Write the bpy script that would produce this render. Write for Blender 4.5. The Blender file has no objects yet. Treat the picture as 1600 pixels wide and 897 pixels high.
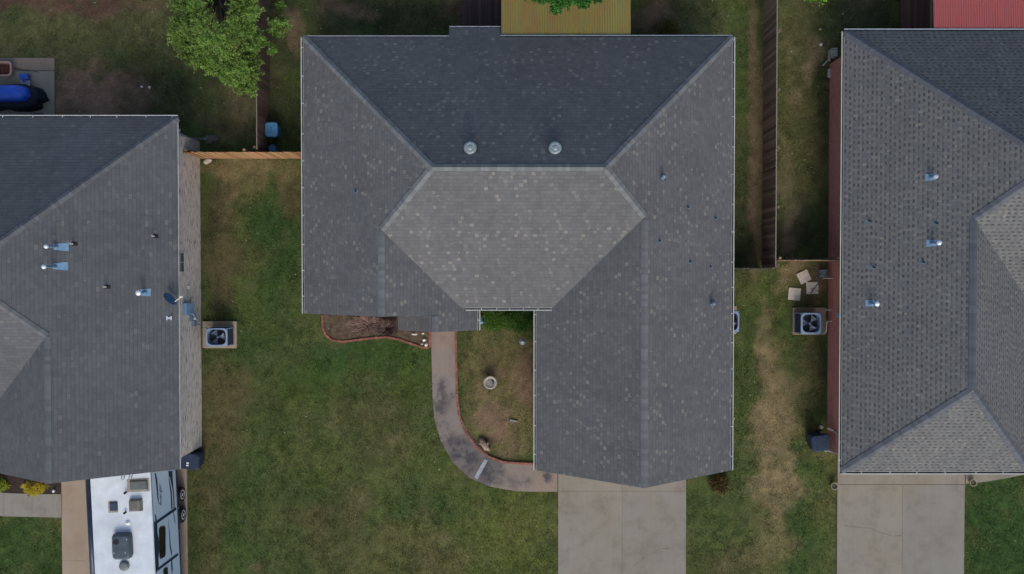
import bpy, bmesh, math, random
import numpy as np
from mathutils import Vector, Matrix
R = math.radians
random.seed(7)
rng = np.random.default_rng(11)
S = bpy.context.scene
C = S.collection

# ------------------------------------------------------------------ camera, sky, sun, exposure
FPX, CH, TILT = 1260.0, 35.0, R(-1.0)
cd = bpy.data.cameras.new('camera'); cam = bpy.data.objects.new('camera', cd); C.objects.link(cam)
CY = -CH * math.tan(TILT)
cam.location = (0, CY, CH); cam.rotation_euler = (TILT, 0, 0)
cd.sensor_width = 36; cd.lens = FPX / 1600 * 36; cd.clip_start = .1; cd.clip_end = 2000
S.camera = cam
SUN_EL, SUN_AZ = R(41), R(174)
w = bpy.data.worlds.new('World'); S.world = w; w.use_nodes = True
wn = w.node_tree; bg = wn.nodes['Background']
sky = wn.nodes.new('ShaderNodeTexSky'); sky.sky_type = 'NISHITA'; sky.sun_disc = False
sky.sun_elevation = SUN_EL; sky.sun_rotation = SUN_AZ; sky.dust_density = 3.5
wn.links.new(sky.outputs[0], bg.inputs[0]); bg.inputs[1].default_value = .165
sd = bpy.data.lights.new('sun', 'SUN'); sun = bpy.data.objects.new('sun', sd); C.objects.link(sun)
sd.energy = 1.2; sd.angle = R(24); sd.color = (1, .955, .88)
sun.rotation_euler = (R(90) - SUN_EL, 0, R(6)); sun.location = (0, -30, 40)
S.view_settings.view_transform = 'Standard'; S.view_settings.look = 'None'
S.view_settings.gamma = 1; S.view_settings.use_curve_mapping = False
S.view_settings.exposure = 0.15
S.render.resolution_x = 1024; S.render.resolution_y = 574

# ------------------------------------------------------------------ helpers
def ray(px, py):
    x, y, z = (px - 800) / FPX, (448.5 - py) / FPX, -1.0
    c, s = math.cos(TILT), math.sin(TILT)
    return Vector((x, y * c - z * s, y * s + z * c))
CAM = Vector((0, CY, CH))
def P(px, py, h=0.0):
    d = ray(px, py); t = (h - CH) / d.z
    return CAM + d * t
def hit(px, py, n, d0):                      # ray against plane n.p = d0
    d = ray(px, py); n = Vector(n); t = (d0 - n.dot(CAM)) / n.dot(d)
    return CAM + d * t

def nm(m): m.use_nodes = True; nt = m.node_tree; return nt, nt.nodes['Principled BSDF']
class NT:
    def __init__(s, nt): s.nt = nt
    def n(s, t, **k):
        o = s.nt.nodes.new(t)
        for a, b in k.items(): setattr(o, a, b)
        return o
    def lk(s, a, b): s.nt.links.new(a, b)
    def m(s, op, a, b=None, c=None):
        o = s.n('ShaderNodeMath', operation=op)
        for i, v in enumerate((a, b, c)):
            if v is None: continue
            if isinstance(v, (int, float)): o.inputs[i].default_value = v
            else: s.lk(v, o.inputs[i])
        return o.outputs[0]
    def noise(s, scale, detail=4, vec=None, rough=.6, dim='3D'):
        o = s.n('ShaderNodeTexNoise'); o.inputs['Scale'].default_value = scale
        o.inputs['Detail'].default_value = detail; o.inputs['Roughness'].default_value = rough
        if vec: s.lk(vec, o.inputs['Vector'])
        return o.outputs['Fac']
    def mr(s, v, a, b, c, d):
        o = s.n('ShaderNodeMapRange'); s.lk(v, o.inputs[0])
        for i, q in enumerate((a, b, c, d)): o.inputs[i + 1].default_value = q
        return o.outputs[0]
    def mix(s, f, a, b, bt='MIX'):
        o = s.n('ShaderNodeMix', data_type='RGBA', blend_type=bt)
        for i, v in ((0, f), (6, a), (7, b)):
            if isinstance(v, (int, float)): o.inputs[i].default_value = v
            elif isinstance(v, tuple): o.inputs[i].default_value = (*v[:3], 1)
            else: s.lk(v, o.inputs[i])
        return o.outputs[2]
    def bump(s, h, dist, strength=1.0):
        o = s.n('ShaderNodeBump'); o.inputs['Strength'].default_value = strength
        o.inputs['Distance'].default_value = dist; s.lk(h, o.inputs['Height']); return o.outputs[0]
MATS = {}
def mat(name, col, rough=.7, metal=0.0, var=.15, scale=6.0, bump=0.0, bscale=60, col2=None, spec=.3, dirt=0.0):
    if name in MATS: return MATS[name]
    m = bpy.data.materials.new(name); nt, b = nm(m); t = NT(nt)
    tc = t.n('ShaderNodeTexCoord').outputs['Object']
    f = t.mr(t.noise(scale, 5, tc), .3, .7, 0, 1)
    c2 = col2 or tuple(c * (1 - var) for c in col)
    o = t.mix(f, tuple(min(1, c * (1 + var * .5)) for c in col), c2)
    if dirt:
        g = t.mr(t.noise(scale * .35 + .7, 6, tc, .7), .5, .68, 0, dirt)
        o = t.mix(g, o, tuple(c * .35 for c in col))
    t.lk(o, b.inputs['Base Color']); b.inputs['Roughness'].default_value = rough
    b.inputs['Metallic'].default_value = metal; b.inputs['Specular IOR Level'].default_value = spec
    if bump: t.lk(t.bump(t.noise(bscale, 3, tc), bump), b.inputs['Normal'])
    MATS[name] = m; return m

def shingle(name, dark, light, tan, rh=.143, tw=.17, spot=.5, dash=0.0, line=.72, spotlight=.5, patch=.18):
    m = bpy.data.materials.new(name); nt, b = nm(m); t = NT(nt)
    uv = t.n('ShaderNodeUVMap').outputs[0]
    sp = t.n('ShaderNodeSeparateXYZ'); t.lk(uv, sp.inputs[0]); u, v = sp.outputs[0], sp.outputs[1]
    vv = t.m('DIVIDE', v, rh); row = t.m('FLOOR', vv); fr = t.m('FRACT', vv)
    w1 = t.n('ShaderNodeTexWhiteNoise', noise_dimensions='1D'); t.lk(row, w1.inputs['W'])
    uu = t.m('ADD', t.m('DIVIDE', u, tw), t.m('MULTIPLY', w1.outputs[0], 7.0))
    wob = t.noise(2.2, 1, uv); uu = t.m('ADD', uu, t.m('MULTIPLY', wob, .5))
    col = t.m('FLOOR', uu); fc = t.m('FRACT', uu)
    cb = t.n('ShaderNodeCombineXYZ'); t.lk(col, cb.inputs[0]); t.lk(row, cb.inputs[1])
    w2 = t.n('ShaderNodeTexWhiteNoise', noise_dimensions='2D'); t.lk(cb.outputs[0], w2.inputs['Vector'])
    val = w2.outputs[0]; sc = t.n('ShaderNodeSeparateColor'); t.lk(w2.outputs[1], sc.inputs[0])
    o = t.mix(val, dark, light)
    big = t.noise(.35, 5, uv, .65); o = t.mix(t.mr(big, .3, .7, 0, 1), o, t.mix(1.0, o, (1 - patch,) * 3, 'MULTIPLY'))
    sm = t.n('ShaderNodeMapping'); t.lk(uv, sm.inputs[0]); sm.inputs['Scale'].default_value = (1.6, .22, 1)
    o = t.mix(t.mr(t.noise(1.0, 4, sm.outputs[0]), .5, .72, 0, .28), o, t.mix(1.0, o, (.62,) * 3, 'MULTIPLY'))
    # blend-drop tabs, clustered
    dens = t.mr(t.noise(.8, 4, uv), .45, .60, .02, spot * .42)
    isp = t.m('MULTIPLY', t.m('LESS_THAN', sc.outputs[1], dens), t.m('GREATER_THAN', fr, .08))
    isp = t.m('MULTIPLY', isp, t.m('MULTIPLY', t.m('GREATER_THAN', t.m('MODULO', t.m('ADD', col, row), 2.0), .5), t.m('MULTIPLY', t.m('GREATER_THAN', fc, .12), t.m('LESS_THAN', fc, .9))))
    isp = t.m('MULTIPLY', isp, t.mr(sc.outputs[2], 0, 1, spotlight, 1))
    o = t.mix(isp, o, tan)
    gr = t.noise(140, 2, uv); o = t.mix(t.mr(gr, .35, .65, 0, .28), o, (.02, .022, .026))
    mot = t.noise(7, 4, uv); o = t.mix(t.mr(mot, .35, .65, 0, .16), o, light)
    ln = t.m('MULTIPLY', t.m('LESS_THAN', fr, .16), t.mr(t.noise(5, 2, uv), .3, .7, .35, 1))  # course lines: shade under each butt edge darkened into the colour
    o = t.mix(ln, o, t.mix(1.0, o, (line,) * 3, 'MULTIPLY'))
    if dash:  # shade below the raised tabs, coloured in as dark dashes
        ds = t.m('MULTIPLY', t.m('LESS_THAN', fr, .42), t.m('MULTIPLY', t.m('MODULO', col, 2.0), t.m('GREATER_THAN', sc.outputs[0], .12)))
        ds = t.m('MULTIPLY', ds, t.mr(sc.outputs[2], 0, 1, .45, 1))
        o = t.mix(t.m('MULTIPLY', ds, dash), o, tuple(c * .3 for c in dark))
    t.lk(o, b.inputs['Base Color']); b.inputs['Roughness'].default_value = .92
    b.inputs['Specular IOR Level'].default_value = .18
    hgt = t.m('ADD', t.m('MULTIPLY', t.m('SUBTRACT', 1.0, fr), .8), t.m('MULTIPLY', val, .5))
    edge = t.m('MULTIPLY', t.m('LESS_THAN', fc, .07), -.6)
    t.lk(t.bump(t.m('ADD', hgt, edge), .007), b.inputs['Normal'])
    return m

def brick(name, c1, c2, mortar, streak=None):
    m = bpy.data.materials.new(name); nt, b = nm(m); t = NT(nt)
    uv = t.n('ShaderNodeUVMap').outputs[0]
    br = t.n('ShaderNodeTexBrick'); t.lk(uv, br.inputs['Vector'])
    br.inputs['Scale'].default_value = 1; br.inputs['Brick Width'].default_value = .21
    br.inputs['Row Height'].default_value = .075; br.inputs['Mortar Size'].default_value = .008
    br.inputs['Color1'].default_value = (*c1, 1); br.inputs['Color2'].default_value = (*c2, 1)
    br.inputs['Mortar'].default_value = (*mortar, 1); br.inputs['Bias'].default_value = -.1
    o = t.mix(t.mr(t.noise(3, 4, uv), .35, .7, 0, .35), br.outputs[0], tuple(c * .55 for c in c1))
    if streak:
        w2 = t.n('ShaderNodeMapping'); t.lk(uv, w2.inputs[0]); w2.inputs['Scale'].default_value = (1.9, 13, 1)
        o = t.mix(t.mr(t.noise(1.3, 3, w2.outputs[0]), .55, .62, 0, .9), o, streak)
    t.lk(o, b.inputs['Base Color']); b.inputs['Roughness'].default_value = .9
    t.lk(t.bump(br.outputs['Fac'], -.006), b.inputs['Normal'])
    return m

def attrmat(name, rough=.9, fine=.35, scale=30, bump=0.0, transl=0.0, detail2=0.0, spec=.2):
    m = bpy.data.materials.new(name); nt, b = nm(m); t = NT(nt)
    a = t.n('ShaderNodeAttribute', attribute_name='tint'); tc = t.n('ShaderNodeTexCoord').outputs['Object']
    o = a.outputs['Color']
    if fine:
        o = t.mix(t.mr(t.noise(scale, 4, tc, .7), .3, .7, 0, 1), t.mix(1.0, o, (1 + fine,) * 3, 'MULTIPLY'), t.mix(1.0, o, (1 - fine,) * 3, 'MULTIPLY'))
    if detail2:
        o = t.mix(t.mr(t.noise(3.2, 6, tc, .75), .32, .7, 0, 1), o, t.mix(1.0, o, (1 - detail2,) * 3, 'MULTIPLY'))
    t.lk(o, b.inputs['Base Color']); b.inputs['Roughness'].default_value = rough
    b.inputs['Specular IOR Level'].default_value = spec
    if bump: t.lk(t.bump(t.noise(scale * .8, 4, tc, .7), bump), b.inputs['Normal'])
    if transl:
        tr = t.n('ShaderNodeBsdfTranslucent'); t.lk(o, tr.inputs[0]); ms = t.n('ShaderNodeMixShader')
        ms.inputs[0].default_value = transl; t.lk(b.outputs[0], ms.inputs[1]); t.lk(tr.outputs[0], ms.inputs[2])
        t.lk(ms.outputs[0], nt.nodes['Material Output'].inputs[0])
    return m

class MB:
    def __init__(s): s.v, s.f, s.mi, s.uv, s.tint = [], [], [], {}, []
    def add(s, vs, fs, mi=0, tint=None):
        o = len(s.v); s.v += [tuple(p) for p in vs]
        for f in fs: s.f.append(tuple(i + o for i in f)); s.mi.append(mi)
        if tint is not None: s.tint += [tint] * len(vs)
        return s
    def box(s, x0, x1, y0, y1, z0, z1, M=None, mi=0, tint=None):
        vs = [Vector(p) for p in ((x0,y0,z0),(x1,y0,z0),(x1,y1,z0),(x0,y1,z0),(x0,y0,z1),(x1,y0,z1),(x1,y1,z1),(x0,y1,z1))]
        if M: vs = [M @ p for p in vs]
        return s.add(vs, [(0,3,2,1),(4,5,6,7),(0,1,5,4),(1,2,6,5),(2,3,7,6),(3,0,4,7)], mi, tint)
    def prism(s, pts, z0, z1, mi=0, tint=None, top=None):        # pts ccw, xy
        n = len(pts); vs = [(p[0], p[1], z0) for p in pts] + [((p[0], p[1], z1)) for p in (top or pts)]
        return s.add(vs, [tuple(range(n))[::-1], tuple(range(n, 2 * n))] + [(i, (i + 1) % n, n + (i + 1) % n, n + i) for i in range(n)], mi, tint)
    def tube(s, pts, rad, n=8, mi=0, cap=True, tint=None):
        rad = rad if isinstance(rad, (list, tuple)) else [rad] * len(pts)
        pts = [Vector(p) for p in pts]; vs, fs = [], []
        for i, p in enumerate(pts):
            d = (pts[min(i + 1, len(pts) - 1)] - pts[max(i - 1, 0)]).normalized()
            a = d.orthogonal().normalized() if abs(d.z) < .99 else Vector((1, 0, 0)); a = (a - d * a.dot(d)).normalized(); bb = d.cross(a)
            for k in range(n):
                q = 2 * math.pi * k / n; vs.append(p + (a * math.cos(q) + bb * math.sin(q)) * rad[i])
        for i in range(len(pts) - 1):
            for k in range(n): fs.append((i*n+k, i*n+(k+1)%n, (i+1)*n+(k+1)%n, (i+1)*n+k))
        if cap: fs += [tuple(range(n))[::-1], tuple(range((len(pts)-1)*n, len(pts)*n))]
        return s.add(vs, fs, mi, tint)
    def lathe(s, prof, c=(0, 0, 0), n=20, mi=0, M=None, tint=None):   # prof: (r,z)
        vs, fs = [], []
        for r, z in prof:
            for k in range(n):
                q = 2 * math.pi * k / n; p = Vector((r * math.cos(q), r * math.sin(q), z))
                if M: p = M @ p
                vs.append(p + Vector(c))
        for i in range(len(prof) - 1):
            for k in range(n): fs.append((i*n+k, i*n+(k+1)%n, (i+1)*n+(k+1)%n, (i+1)*n+k))
        if prof[0][0] > 1e-4: fs.append(tuple(range(n))[::-1])
        if prof[-1][0] > 1e-4: fs.append(tuple(range((len(prof)-1)*n, len(prof)*n)))
        return s.add(vs, fs, mi, tint)
    def build(s, name, m, parent=None, uvf=None, smooth=False, bevel=0):
        me = bpy.data.meshes.new(name); me.from_pydata(s.v, [], s.f)
        for mm in (m if isinstance(m, (list, tuple)) else [m]): me.materials.append(mm)
        me.polygons.foreach_set('material_index', s.mi)
        if uvf:
            uv = me.uv_layers.new(name='UVMap'); me.update()
            for p in me.polygons:
                for li in p.loop_indices:
                    uv.data[li].uv = uvf(me.vertices[me.loops[li].vertex_index].co, p.normal)
        if s.tint:
            a = me.color_attributes.new('tint', 'FLOAT_COLOR', 'POINT')
            a.data.foreach_set('color', np.array([(*c, 1) for c in s.tint], dtype=np.float32).ravel())
        if smooth: me.polygons.foreach_set('use_smooth', [True] * len(me.polygons))
        me.update(); o = bpy.data.objects.new(name, me); C.objects.link(o)
        if parent: o.parent = parent
        if bevel:
            b = o.modifiers.new('bevel', 'BEVEL'); b.width = bevel; b.segments = 2; b.limit_method = 'ANGLE'
        return o
def tag(o, label=None, cat=None, group=None, kind=None):
    if label: o['label'] = label
    if cat: o['category'] = cat
    if group: o['group'] = group
    if kind: o['kind'] = kind
    return o
def thing(name, label, cat, loc=(0, 0, 0), rz=0, group=None):
    o = bpy.data.objects.new(name, None); C.objects.link(o); o.location = loc; o.rotation_euler = (0, 0, rz)
    o.empty_display_size = .2
    return tag(o, label, cat, group)
def rot(a): return Matrix.Rotation(a, 4, 'Z')
def TR(x, y, z=0, a=0): return Matrix.Translation((x, y, z)) @ rot(a)

# ------------------------------------------------------------------ noise and the ground's colours
def hashn(ix, iy, seed):
    h = (ix * 374761393 + iy * 668265263 + seed * 974711) & 0x7fffffff
    h = ((h ^ (h >> 13)) * 1274126177) & 0x7fffffff
    return ((h ^ (h >> 16)) & 0xffff) / 65535.0
def vnoise(x, y, sc, seed=0, octv=4):
    t = np.zeros_like(x); amp, tot = 1.0, 0.0
    for o in range(octv):
        X, Y = x * sc, y * sc; ix, iy = np.floor(X).astype(np.int64), np.floor(Y).astype(np.int64)
        fx, fy = X - ix, Y - iy; fx = fx*fx*(3-2*fx); fy = fy*fy*(3-2*fy)
        a, b = hashn(ix, iy, seed + o), hashn(ix + 1, iy, seed + o)
        c, d = hashn(ix, iy + 1, seed + o), hashn(ix + 1, iy + 1, seed + o)
        t += amp * ((a*(1-fx)+b*fx)*(1-fy) + (c*(1-fx)+d*fx)*fy); tot += amp; amp *= .55; sc *= 2.1
    return t / tot
GREEN = np.array((.090, .122, .038)); LUSH = np.array((.046, .098, .025)); OLIVE = np.array((.118, .122, .042)); BRIGHT = np.array((.085, .150, .024))
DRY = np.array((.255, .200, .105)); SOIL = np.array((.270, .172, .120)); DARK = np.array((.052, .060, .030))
SAND = np.array((.24, .185, .105)); YEL = np.array((.145, .165, .042)); RED = np.array((.105, .062, .042))
COURT = np.array((.185, .158, .070)); MOSS = np.array((.088, .092, .042)); BRN = np.array((.118, .098, .046))
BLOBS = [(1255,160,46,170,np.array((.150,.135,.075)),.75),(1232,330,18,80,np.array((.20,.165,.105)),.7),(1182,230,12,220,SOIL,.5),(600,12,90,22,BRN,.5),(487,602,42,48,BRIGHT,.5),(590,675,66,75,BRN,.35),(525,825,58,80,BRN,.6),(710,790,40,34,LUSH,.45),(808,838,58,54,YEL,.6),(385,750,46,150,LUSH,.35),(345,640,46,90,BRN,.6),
 (343,375,30,130,BRN,.8),(396,365,26,110,OLIVE,.6),(441,365,30,66,LUSH,.6),(460,300,16,48,BRN,.6),(590,560,80,26,BRIGHT,.55),(655,805,16,10,DRY,.35),(690,838,22,10,DRY,.35),(720,870,20,10,DRY,.3),
 (1217,690,42,130,DRY,.9),(1200,540,18,60,DRY,.8),  # px, py, rx, ry, colour, amount   (turf, litter, damp and bare soil; dark ones by fences and walls hold painted shade)
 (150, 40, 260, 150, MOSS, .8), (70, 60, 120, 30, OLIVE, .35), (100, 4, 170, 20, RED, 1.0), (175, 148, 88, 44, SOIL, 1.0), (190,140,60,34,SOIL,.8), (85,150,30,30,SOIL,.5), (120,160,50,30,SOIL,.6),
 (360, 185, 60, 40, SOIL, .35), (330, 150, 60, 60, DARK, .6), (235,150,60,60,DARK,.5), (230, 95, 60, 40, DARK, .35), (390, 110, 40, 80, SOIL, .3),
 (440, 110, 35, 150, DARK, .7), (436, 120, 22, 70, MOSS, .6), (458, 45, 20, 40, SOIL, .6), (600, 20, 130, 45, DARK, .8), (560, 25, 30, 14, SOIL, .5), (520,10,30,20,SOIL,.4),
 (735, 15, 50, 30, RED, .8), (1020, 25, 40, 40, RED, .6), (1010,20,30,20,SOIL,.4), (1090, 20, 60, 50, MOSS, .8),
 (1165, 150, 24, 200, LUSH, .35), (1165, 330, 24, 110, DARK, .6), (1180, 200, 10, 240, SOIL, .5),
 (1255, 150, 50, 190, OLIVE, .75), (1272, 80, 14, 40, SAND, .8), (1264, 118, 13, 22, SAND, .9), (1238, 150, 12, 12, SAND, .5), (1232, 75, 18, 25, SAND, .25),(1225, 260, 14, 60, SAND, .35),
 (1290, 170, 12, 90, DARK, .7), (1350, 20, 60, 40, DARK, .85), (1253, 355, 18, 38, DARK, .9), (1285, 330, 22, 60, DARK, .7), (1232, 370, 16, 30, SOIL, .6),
 (1230, 425, 24, 22, SAND, .85), (1262, 420, 40, 16, SAND, .55), (1220, 450, 14, 16, SAND, .6), (1268, 460, 34, 40, BRN, .85), (1285, 440, 18, 30, SOIL, .5),
 (1225, 500, 20, 40, OLIVE, .5), (1232, 500, 14, 26, LUSH, .6), (1196, 500, 12, 32, DRY, .6), (1205, 570, 26, 60, DRY, .7), (1215, 660, 36, 70, DRY, .75), (1215, 740, 40, 70, DRY, .75),
 (1210, 820, 40, 60, DRY, .35), (1270, 600, 22, 80, BRN, .6), (1285, 580, 10, 90, DARK, .5), (1270, 740, 26, 50, LUSH, .45), (1278,712,18,10,SAND,.3), (1250, 840, 24, 70, LUSH, .6),
 (1160, 600, 22, 170, GREEN, .6), (1120, 830, 50, 90, GREEN, .5), (1140, 880, 60, 40, BRN, .4), (1190, 870, 60, 40, DRY, .22), (1160, 450, 26, 30, OLIVE, .5),
 (1570, 840, 90, 110, LUSH, .95), (40, 860, 90, 70, LUSH, .75),
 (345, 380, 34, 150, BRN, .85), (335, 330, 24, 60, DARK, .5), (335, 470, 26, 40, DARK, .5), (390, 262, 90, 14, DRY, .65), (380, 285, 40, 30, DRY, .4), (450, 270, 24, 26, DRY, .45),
 (430, 400, 36, 90, LUSH, .75), (455, 320, 20, 30, BRN, .6), (340, 600, 40, 60, BRN, .7), (330, 720, 40, 80, BRN, .55), (320, 840, 36, 80, BRN, .5), (395, 540, 40, 40, LUSH, .45),
 (570, 555, 110, 30, LUSH, .7), (500, 580, 60, 40, LUSH, .4), (590, 640, 80, 50, OLIVE, .4), (520, 700, 110, 70, OLIVE, .3), (620, 685, 14, 12, DRY, .4),
 (640, 790, 60, 40, LUSH, .5), (800, 800, 80, 50, YEL, .6), (820, 860, 50, 50, YEL, .5), (740, 870, 60, 40, YEL, .3), (690, 890, 40, 30, BRN, .6), (660, 860, 30, 20, BRN, .4),
 (560, 860, 120, 60, OLIVE, .4), (430, 800, 60, 60, OLIVE, .3), (440, 640, 70, 90, OLIVE, .3), (395, 885, 10, 8, SAND, .5),
 (778, 620, 66, 120, COURT, 1.0), (822, 580, 22, 60, SOIL, .75), (768, 655, 22, 40, SOIL, .75), (762, 560, 20, 22, BRN, .5), (755, 688, 16, 10, RED, .9), (775, 700, 40, 22, OLIVE, .5), (800, 700, 30, 20, SOIL, .3), (775, 583, 18, 14, SOIL, .5), (745, 605, 14, 12, SOIL, .35),
]
BW = []
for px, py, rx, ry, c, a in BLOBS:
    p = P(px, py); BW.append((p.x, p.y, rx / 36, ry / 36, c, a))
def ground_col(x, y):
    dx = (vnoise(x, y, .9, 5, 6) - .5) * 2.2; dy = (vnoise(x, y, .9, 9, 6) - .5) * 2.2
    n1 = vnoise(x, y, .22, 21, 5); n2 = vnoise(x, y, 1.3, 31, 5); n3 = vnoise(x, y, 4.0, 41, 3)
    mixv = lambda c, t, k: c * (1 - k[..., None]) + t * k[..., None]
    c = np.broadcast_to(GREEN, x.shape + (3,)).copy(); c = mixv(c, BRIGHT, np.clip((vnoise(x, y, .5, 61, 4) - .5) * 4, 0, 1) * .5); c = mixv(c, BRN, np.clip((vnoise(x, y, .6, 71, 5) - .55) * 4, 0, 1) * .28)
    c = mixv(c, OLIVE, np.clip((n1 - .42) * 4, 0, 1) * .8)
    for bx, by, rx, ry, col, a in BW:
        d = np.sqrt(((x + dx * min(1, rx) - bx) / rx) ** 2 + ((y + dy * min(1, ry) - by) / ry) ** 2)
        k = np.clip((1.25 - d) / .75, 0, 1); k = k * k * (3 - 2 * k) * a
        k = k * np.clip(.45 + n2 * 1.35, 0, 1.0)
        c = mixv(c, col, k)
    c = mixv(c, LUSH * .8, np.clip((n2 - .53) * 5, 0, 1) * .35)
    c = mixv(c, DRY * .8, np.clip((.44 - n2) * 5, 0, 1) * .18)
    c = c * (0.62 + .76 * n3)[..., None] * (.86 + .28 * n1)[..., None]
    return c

# ------------------------------------------------------------------ the setting
def axis(a, b, step, far):
    mid = np.arange(a, b, step); return np.array([-far, -160, -90, -60, -42] + list(mid) + [42, 60, 90, 160, far])
xs, ys = axis(-26, 26, .13, 320), axis(-17, 17, .13, 320)
X, Y = np.meshgrid(xs, ys); nx, ny = len(xs), len(ys)
Z = (vnoise(X, Y, .5, 3) - .5) * .05 + (vnoise(X, Y, 3.0, 8) - .5) * .03
Z[(abs(X) > 26) | (abs(Y) > 17)] = 0; Z -= .02
gv = np.stack([X.ravel(), Y.ravel(), Z.ravel()], 1)
i = np.arange(ny - 1)[:, None] * nx + np.arange(nx - 1)[None]; i = i.ravel()
gf = np.stack([i, i + 1, i + nx + 1, i + nx], 1)
me = bpy.data.meshes.new('ground'); me.vertices.add(len(gv)); me.vertices.foreach_set('co', gv.ravel())
me.loops.add(gf.size); me.loops.foreach_set('vertex_index', gf.ravel())
me.polygons.add(len(gf)); me.polygons.foreach_set('loop_start', np.arange(len(gf)) * 4)
me.update(calc_edges=True)
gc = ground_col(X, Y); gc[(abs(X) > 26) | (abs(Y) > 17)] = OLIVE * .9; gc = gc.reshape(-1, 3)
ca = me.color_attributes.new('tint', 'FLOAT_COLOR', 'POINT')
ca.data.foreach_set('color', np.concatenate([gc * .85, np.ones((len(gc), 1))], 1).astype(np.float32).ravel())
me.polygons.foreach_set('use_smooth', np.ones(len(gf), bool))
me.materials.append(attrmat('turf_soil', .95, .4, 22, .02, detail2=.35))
go = bpy.data.objects.new('ground', me); C.objects.link(go); go['kind'] = 'structure'

def concrete(name, base, stain=.35, warm=(.9, .82, .72)):
    m = bpy.data.materials.new(name); nt, b = nm(m); t = NT(nt)
    tc = t.n('ShaderNodeTexCoord').outputs['Object']
    a = t.n('ShaderNodeAttribute', attribute_name='tint').outputs['Color']
    o = t.mix(t.mr(t.noise(.55, 6, tc, .65), .35, .65, 0, 1), base, tuple(base[i] * warm[i] for i in range(3)))
    o = t.mix(1.0, o, a, 'MULTIPLY')
    g = t.mr(t.noise(1.1, 7, tc, .72), .5, .72, 0, stain); o = t.mix(g, o, tuple(c * .4 for c in base))
    mp = t.n('ShaderNodeMapping'); t.lk(tc, mp.inputs[0]); mp.inputs['Scale'].default_value = (6, .5, 1)
    o = t.mix(t.mr(t.noise(1.0, 4, mp.outputs[0]), .45, .75, 0, .22), o, tuple(c * .6 for c in base))
    o = t.mix(t.mr(t.noise(45, 3, tc, .8), .3, .7, 0, .22), o, tuple(c * .5 for c in base))
    t.lk(o, b.inputs['Base Color']); b.inputs['Roughness'].default_value = .88
    t.lk(t.bump(t.noise(60, 4, tc), .006), b.inputs['Normal'])
    return m
CON = concrete('concrete', (.230, .222, .194), .5, (.92, .87, .78))
CONW = concrete('concrete_warm', (.31, .26, .21), .18)
CONP = concrete('stained_concrete', (.235, .205, .180), .5, (.85, .84, .80))
def stains(m, spots, dark):
    nt = m.node_tree; t = NT(nt); b = nt.nodes['Principled BSDF']; src = b.inputs['Base Color'].links[0].from_socket
    tc = t.n('ShaderNodeTexCoord').outputs['Object']; nz = t.n('ShaderNodeTexNoise'); nz.inputs['Scale'].default_value = 2.2; nz.inputs['Detail'].default_value = 6; nz.inputs['Roughness'].default_value = .7; t.lk(tc, nz.inputs['Vector'])
    va = t.n('ShaderNodeVectorMath', operation='SCALE'); va.inputs[3].default_value = .8; t.lk(nz.outputs['Color'], va.inputs[0])
    vb = t.n('ShaderNodeVectorMath', operation='ADD'); t.lk(tc, vb.inputs[0]); t.lk(va.outputs[0], vb.inputs[1]); tot = None
    for px, py, r_, a_ in spots:
        p = P(px, py, .04); ds = t.n('ShaderNodeVectorMath', operation='DISTANCE'); t.lk(vb.outputs[0], ds.inputs[0]); ds.inputs[1].default_value = (p.x + .4, p.y + .4, .44)
        k = t.mr(ds.outputs['Value'], r_ / 36 * .45, r_ / 36 * 1.15, a_, 0); tot = k if tot is None else t.m('MAXIMUM', tot, k)
    tot = t.m('MULTIPLY', tot, t.mr(nz.outputs['Fac'], .42, .56, .25, 1.15))
    t.lk(t.mix(tot, src, dark), b.inputs['Base Color'])
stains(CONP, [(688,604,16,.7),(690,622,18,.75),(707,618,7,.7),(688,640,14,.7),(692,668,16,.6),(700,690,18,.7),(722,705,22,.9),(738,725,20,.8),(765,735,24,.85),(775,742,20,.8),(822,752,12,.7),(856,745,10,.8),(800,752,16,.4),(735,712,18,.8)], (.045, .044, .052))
stains(CON, [(885,835,12,.3),(995,790,20,.25),(880,870,10,.25),(1440,860,46,.3),(1445,800,32,.3),(1325,870,22,.3),(1528,750,8,.5),(1060,800,14,.25),(925,800,26,.2),(1030,860,30,.22),(900,760,20,.2),(1350,800,30,.2),(1480,830,20,.25)], (.17, .165, .155))
NOEX = []           # polygons where no grass grows
def inpoly(x, y, poly):
    r = np.zeros(x.shape, bool); n = len(poly)
    for i in range(n):
        x1, y1 = poly[i]; x2, y2 = poly[(i + 1) % n]
        c = ((y1 > y) != (y2 > y)) & (x < (x2 - x1) * (y - y1) / (y2 - y1 + 1e-12) + x1); r ^= c
    return r
def struct(name, mb, m, **k):
    o = mb.build(name, m, **k); o['kind'] = 'structure'; return o
def xy(*pts, h=0.04): return [tuple(P(a, b, h).xy) for a, b in pts]
def ccw(p):
    a = sum(p[i][0] * p[(i+1) % len(p)][1] - p[(i+1) % len(p)][0] * p[i][1] for i in range(len(p)))
    return p if a > 0 else p[::-1]
def shrink(p, d):
    cx = sum(q[0] for q in p) / len(p); cy = sum(q[1] for q in p) / len(p)
    return [(q[0] - d * (1 if q[0] > cx else -1), q[1] - d * (1 if q[1] > cy else -1)) for q in p]
def slab(mb, pts, z0=-.1, z1=.035, tone=(1, 1, 1), gap=.004):
    p = ccw(shrink(pts, gap)); mb.prism(p, z0, z1, tint=tone); NOEX.append(ccw(pts))
def rect(x0, x1, y0, y1): return [(x0, y0), (x1, y0), (x1, y1), (x0, y1)]
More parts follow.
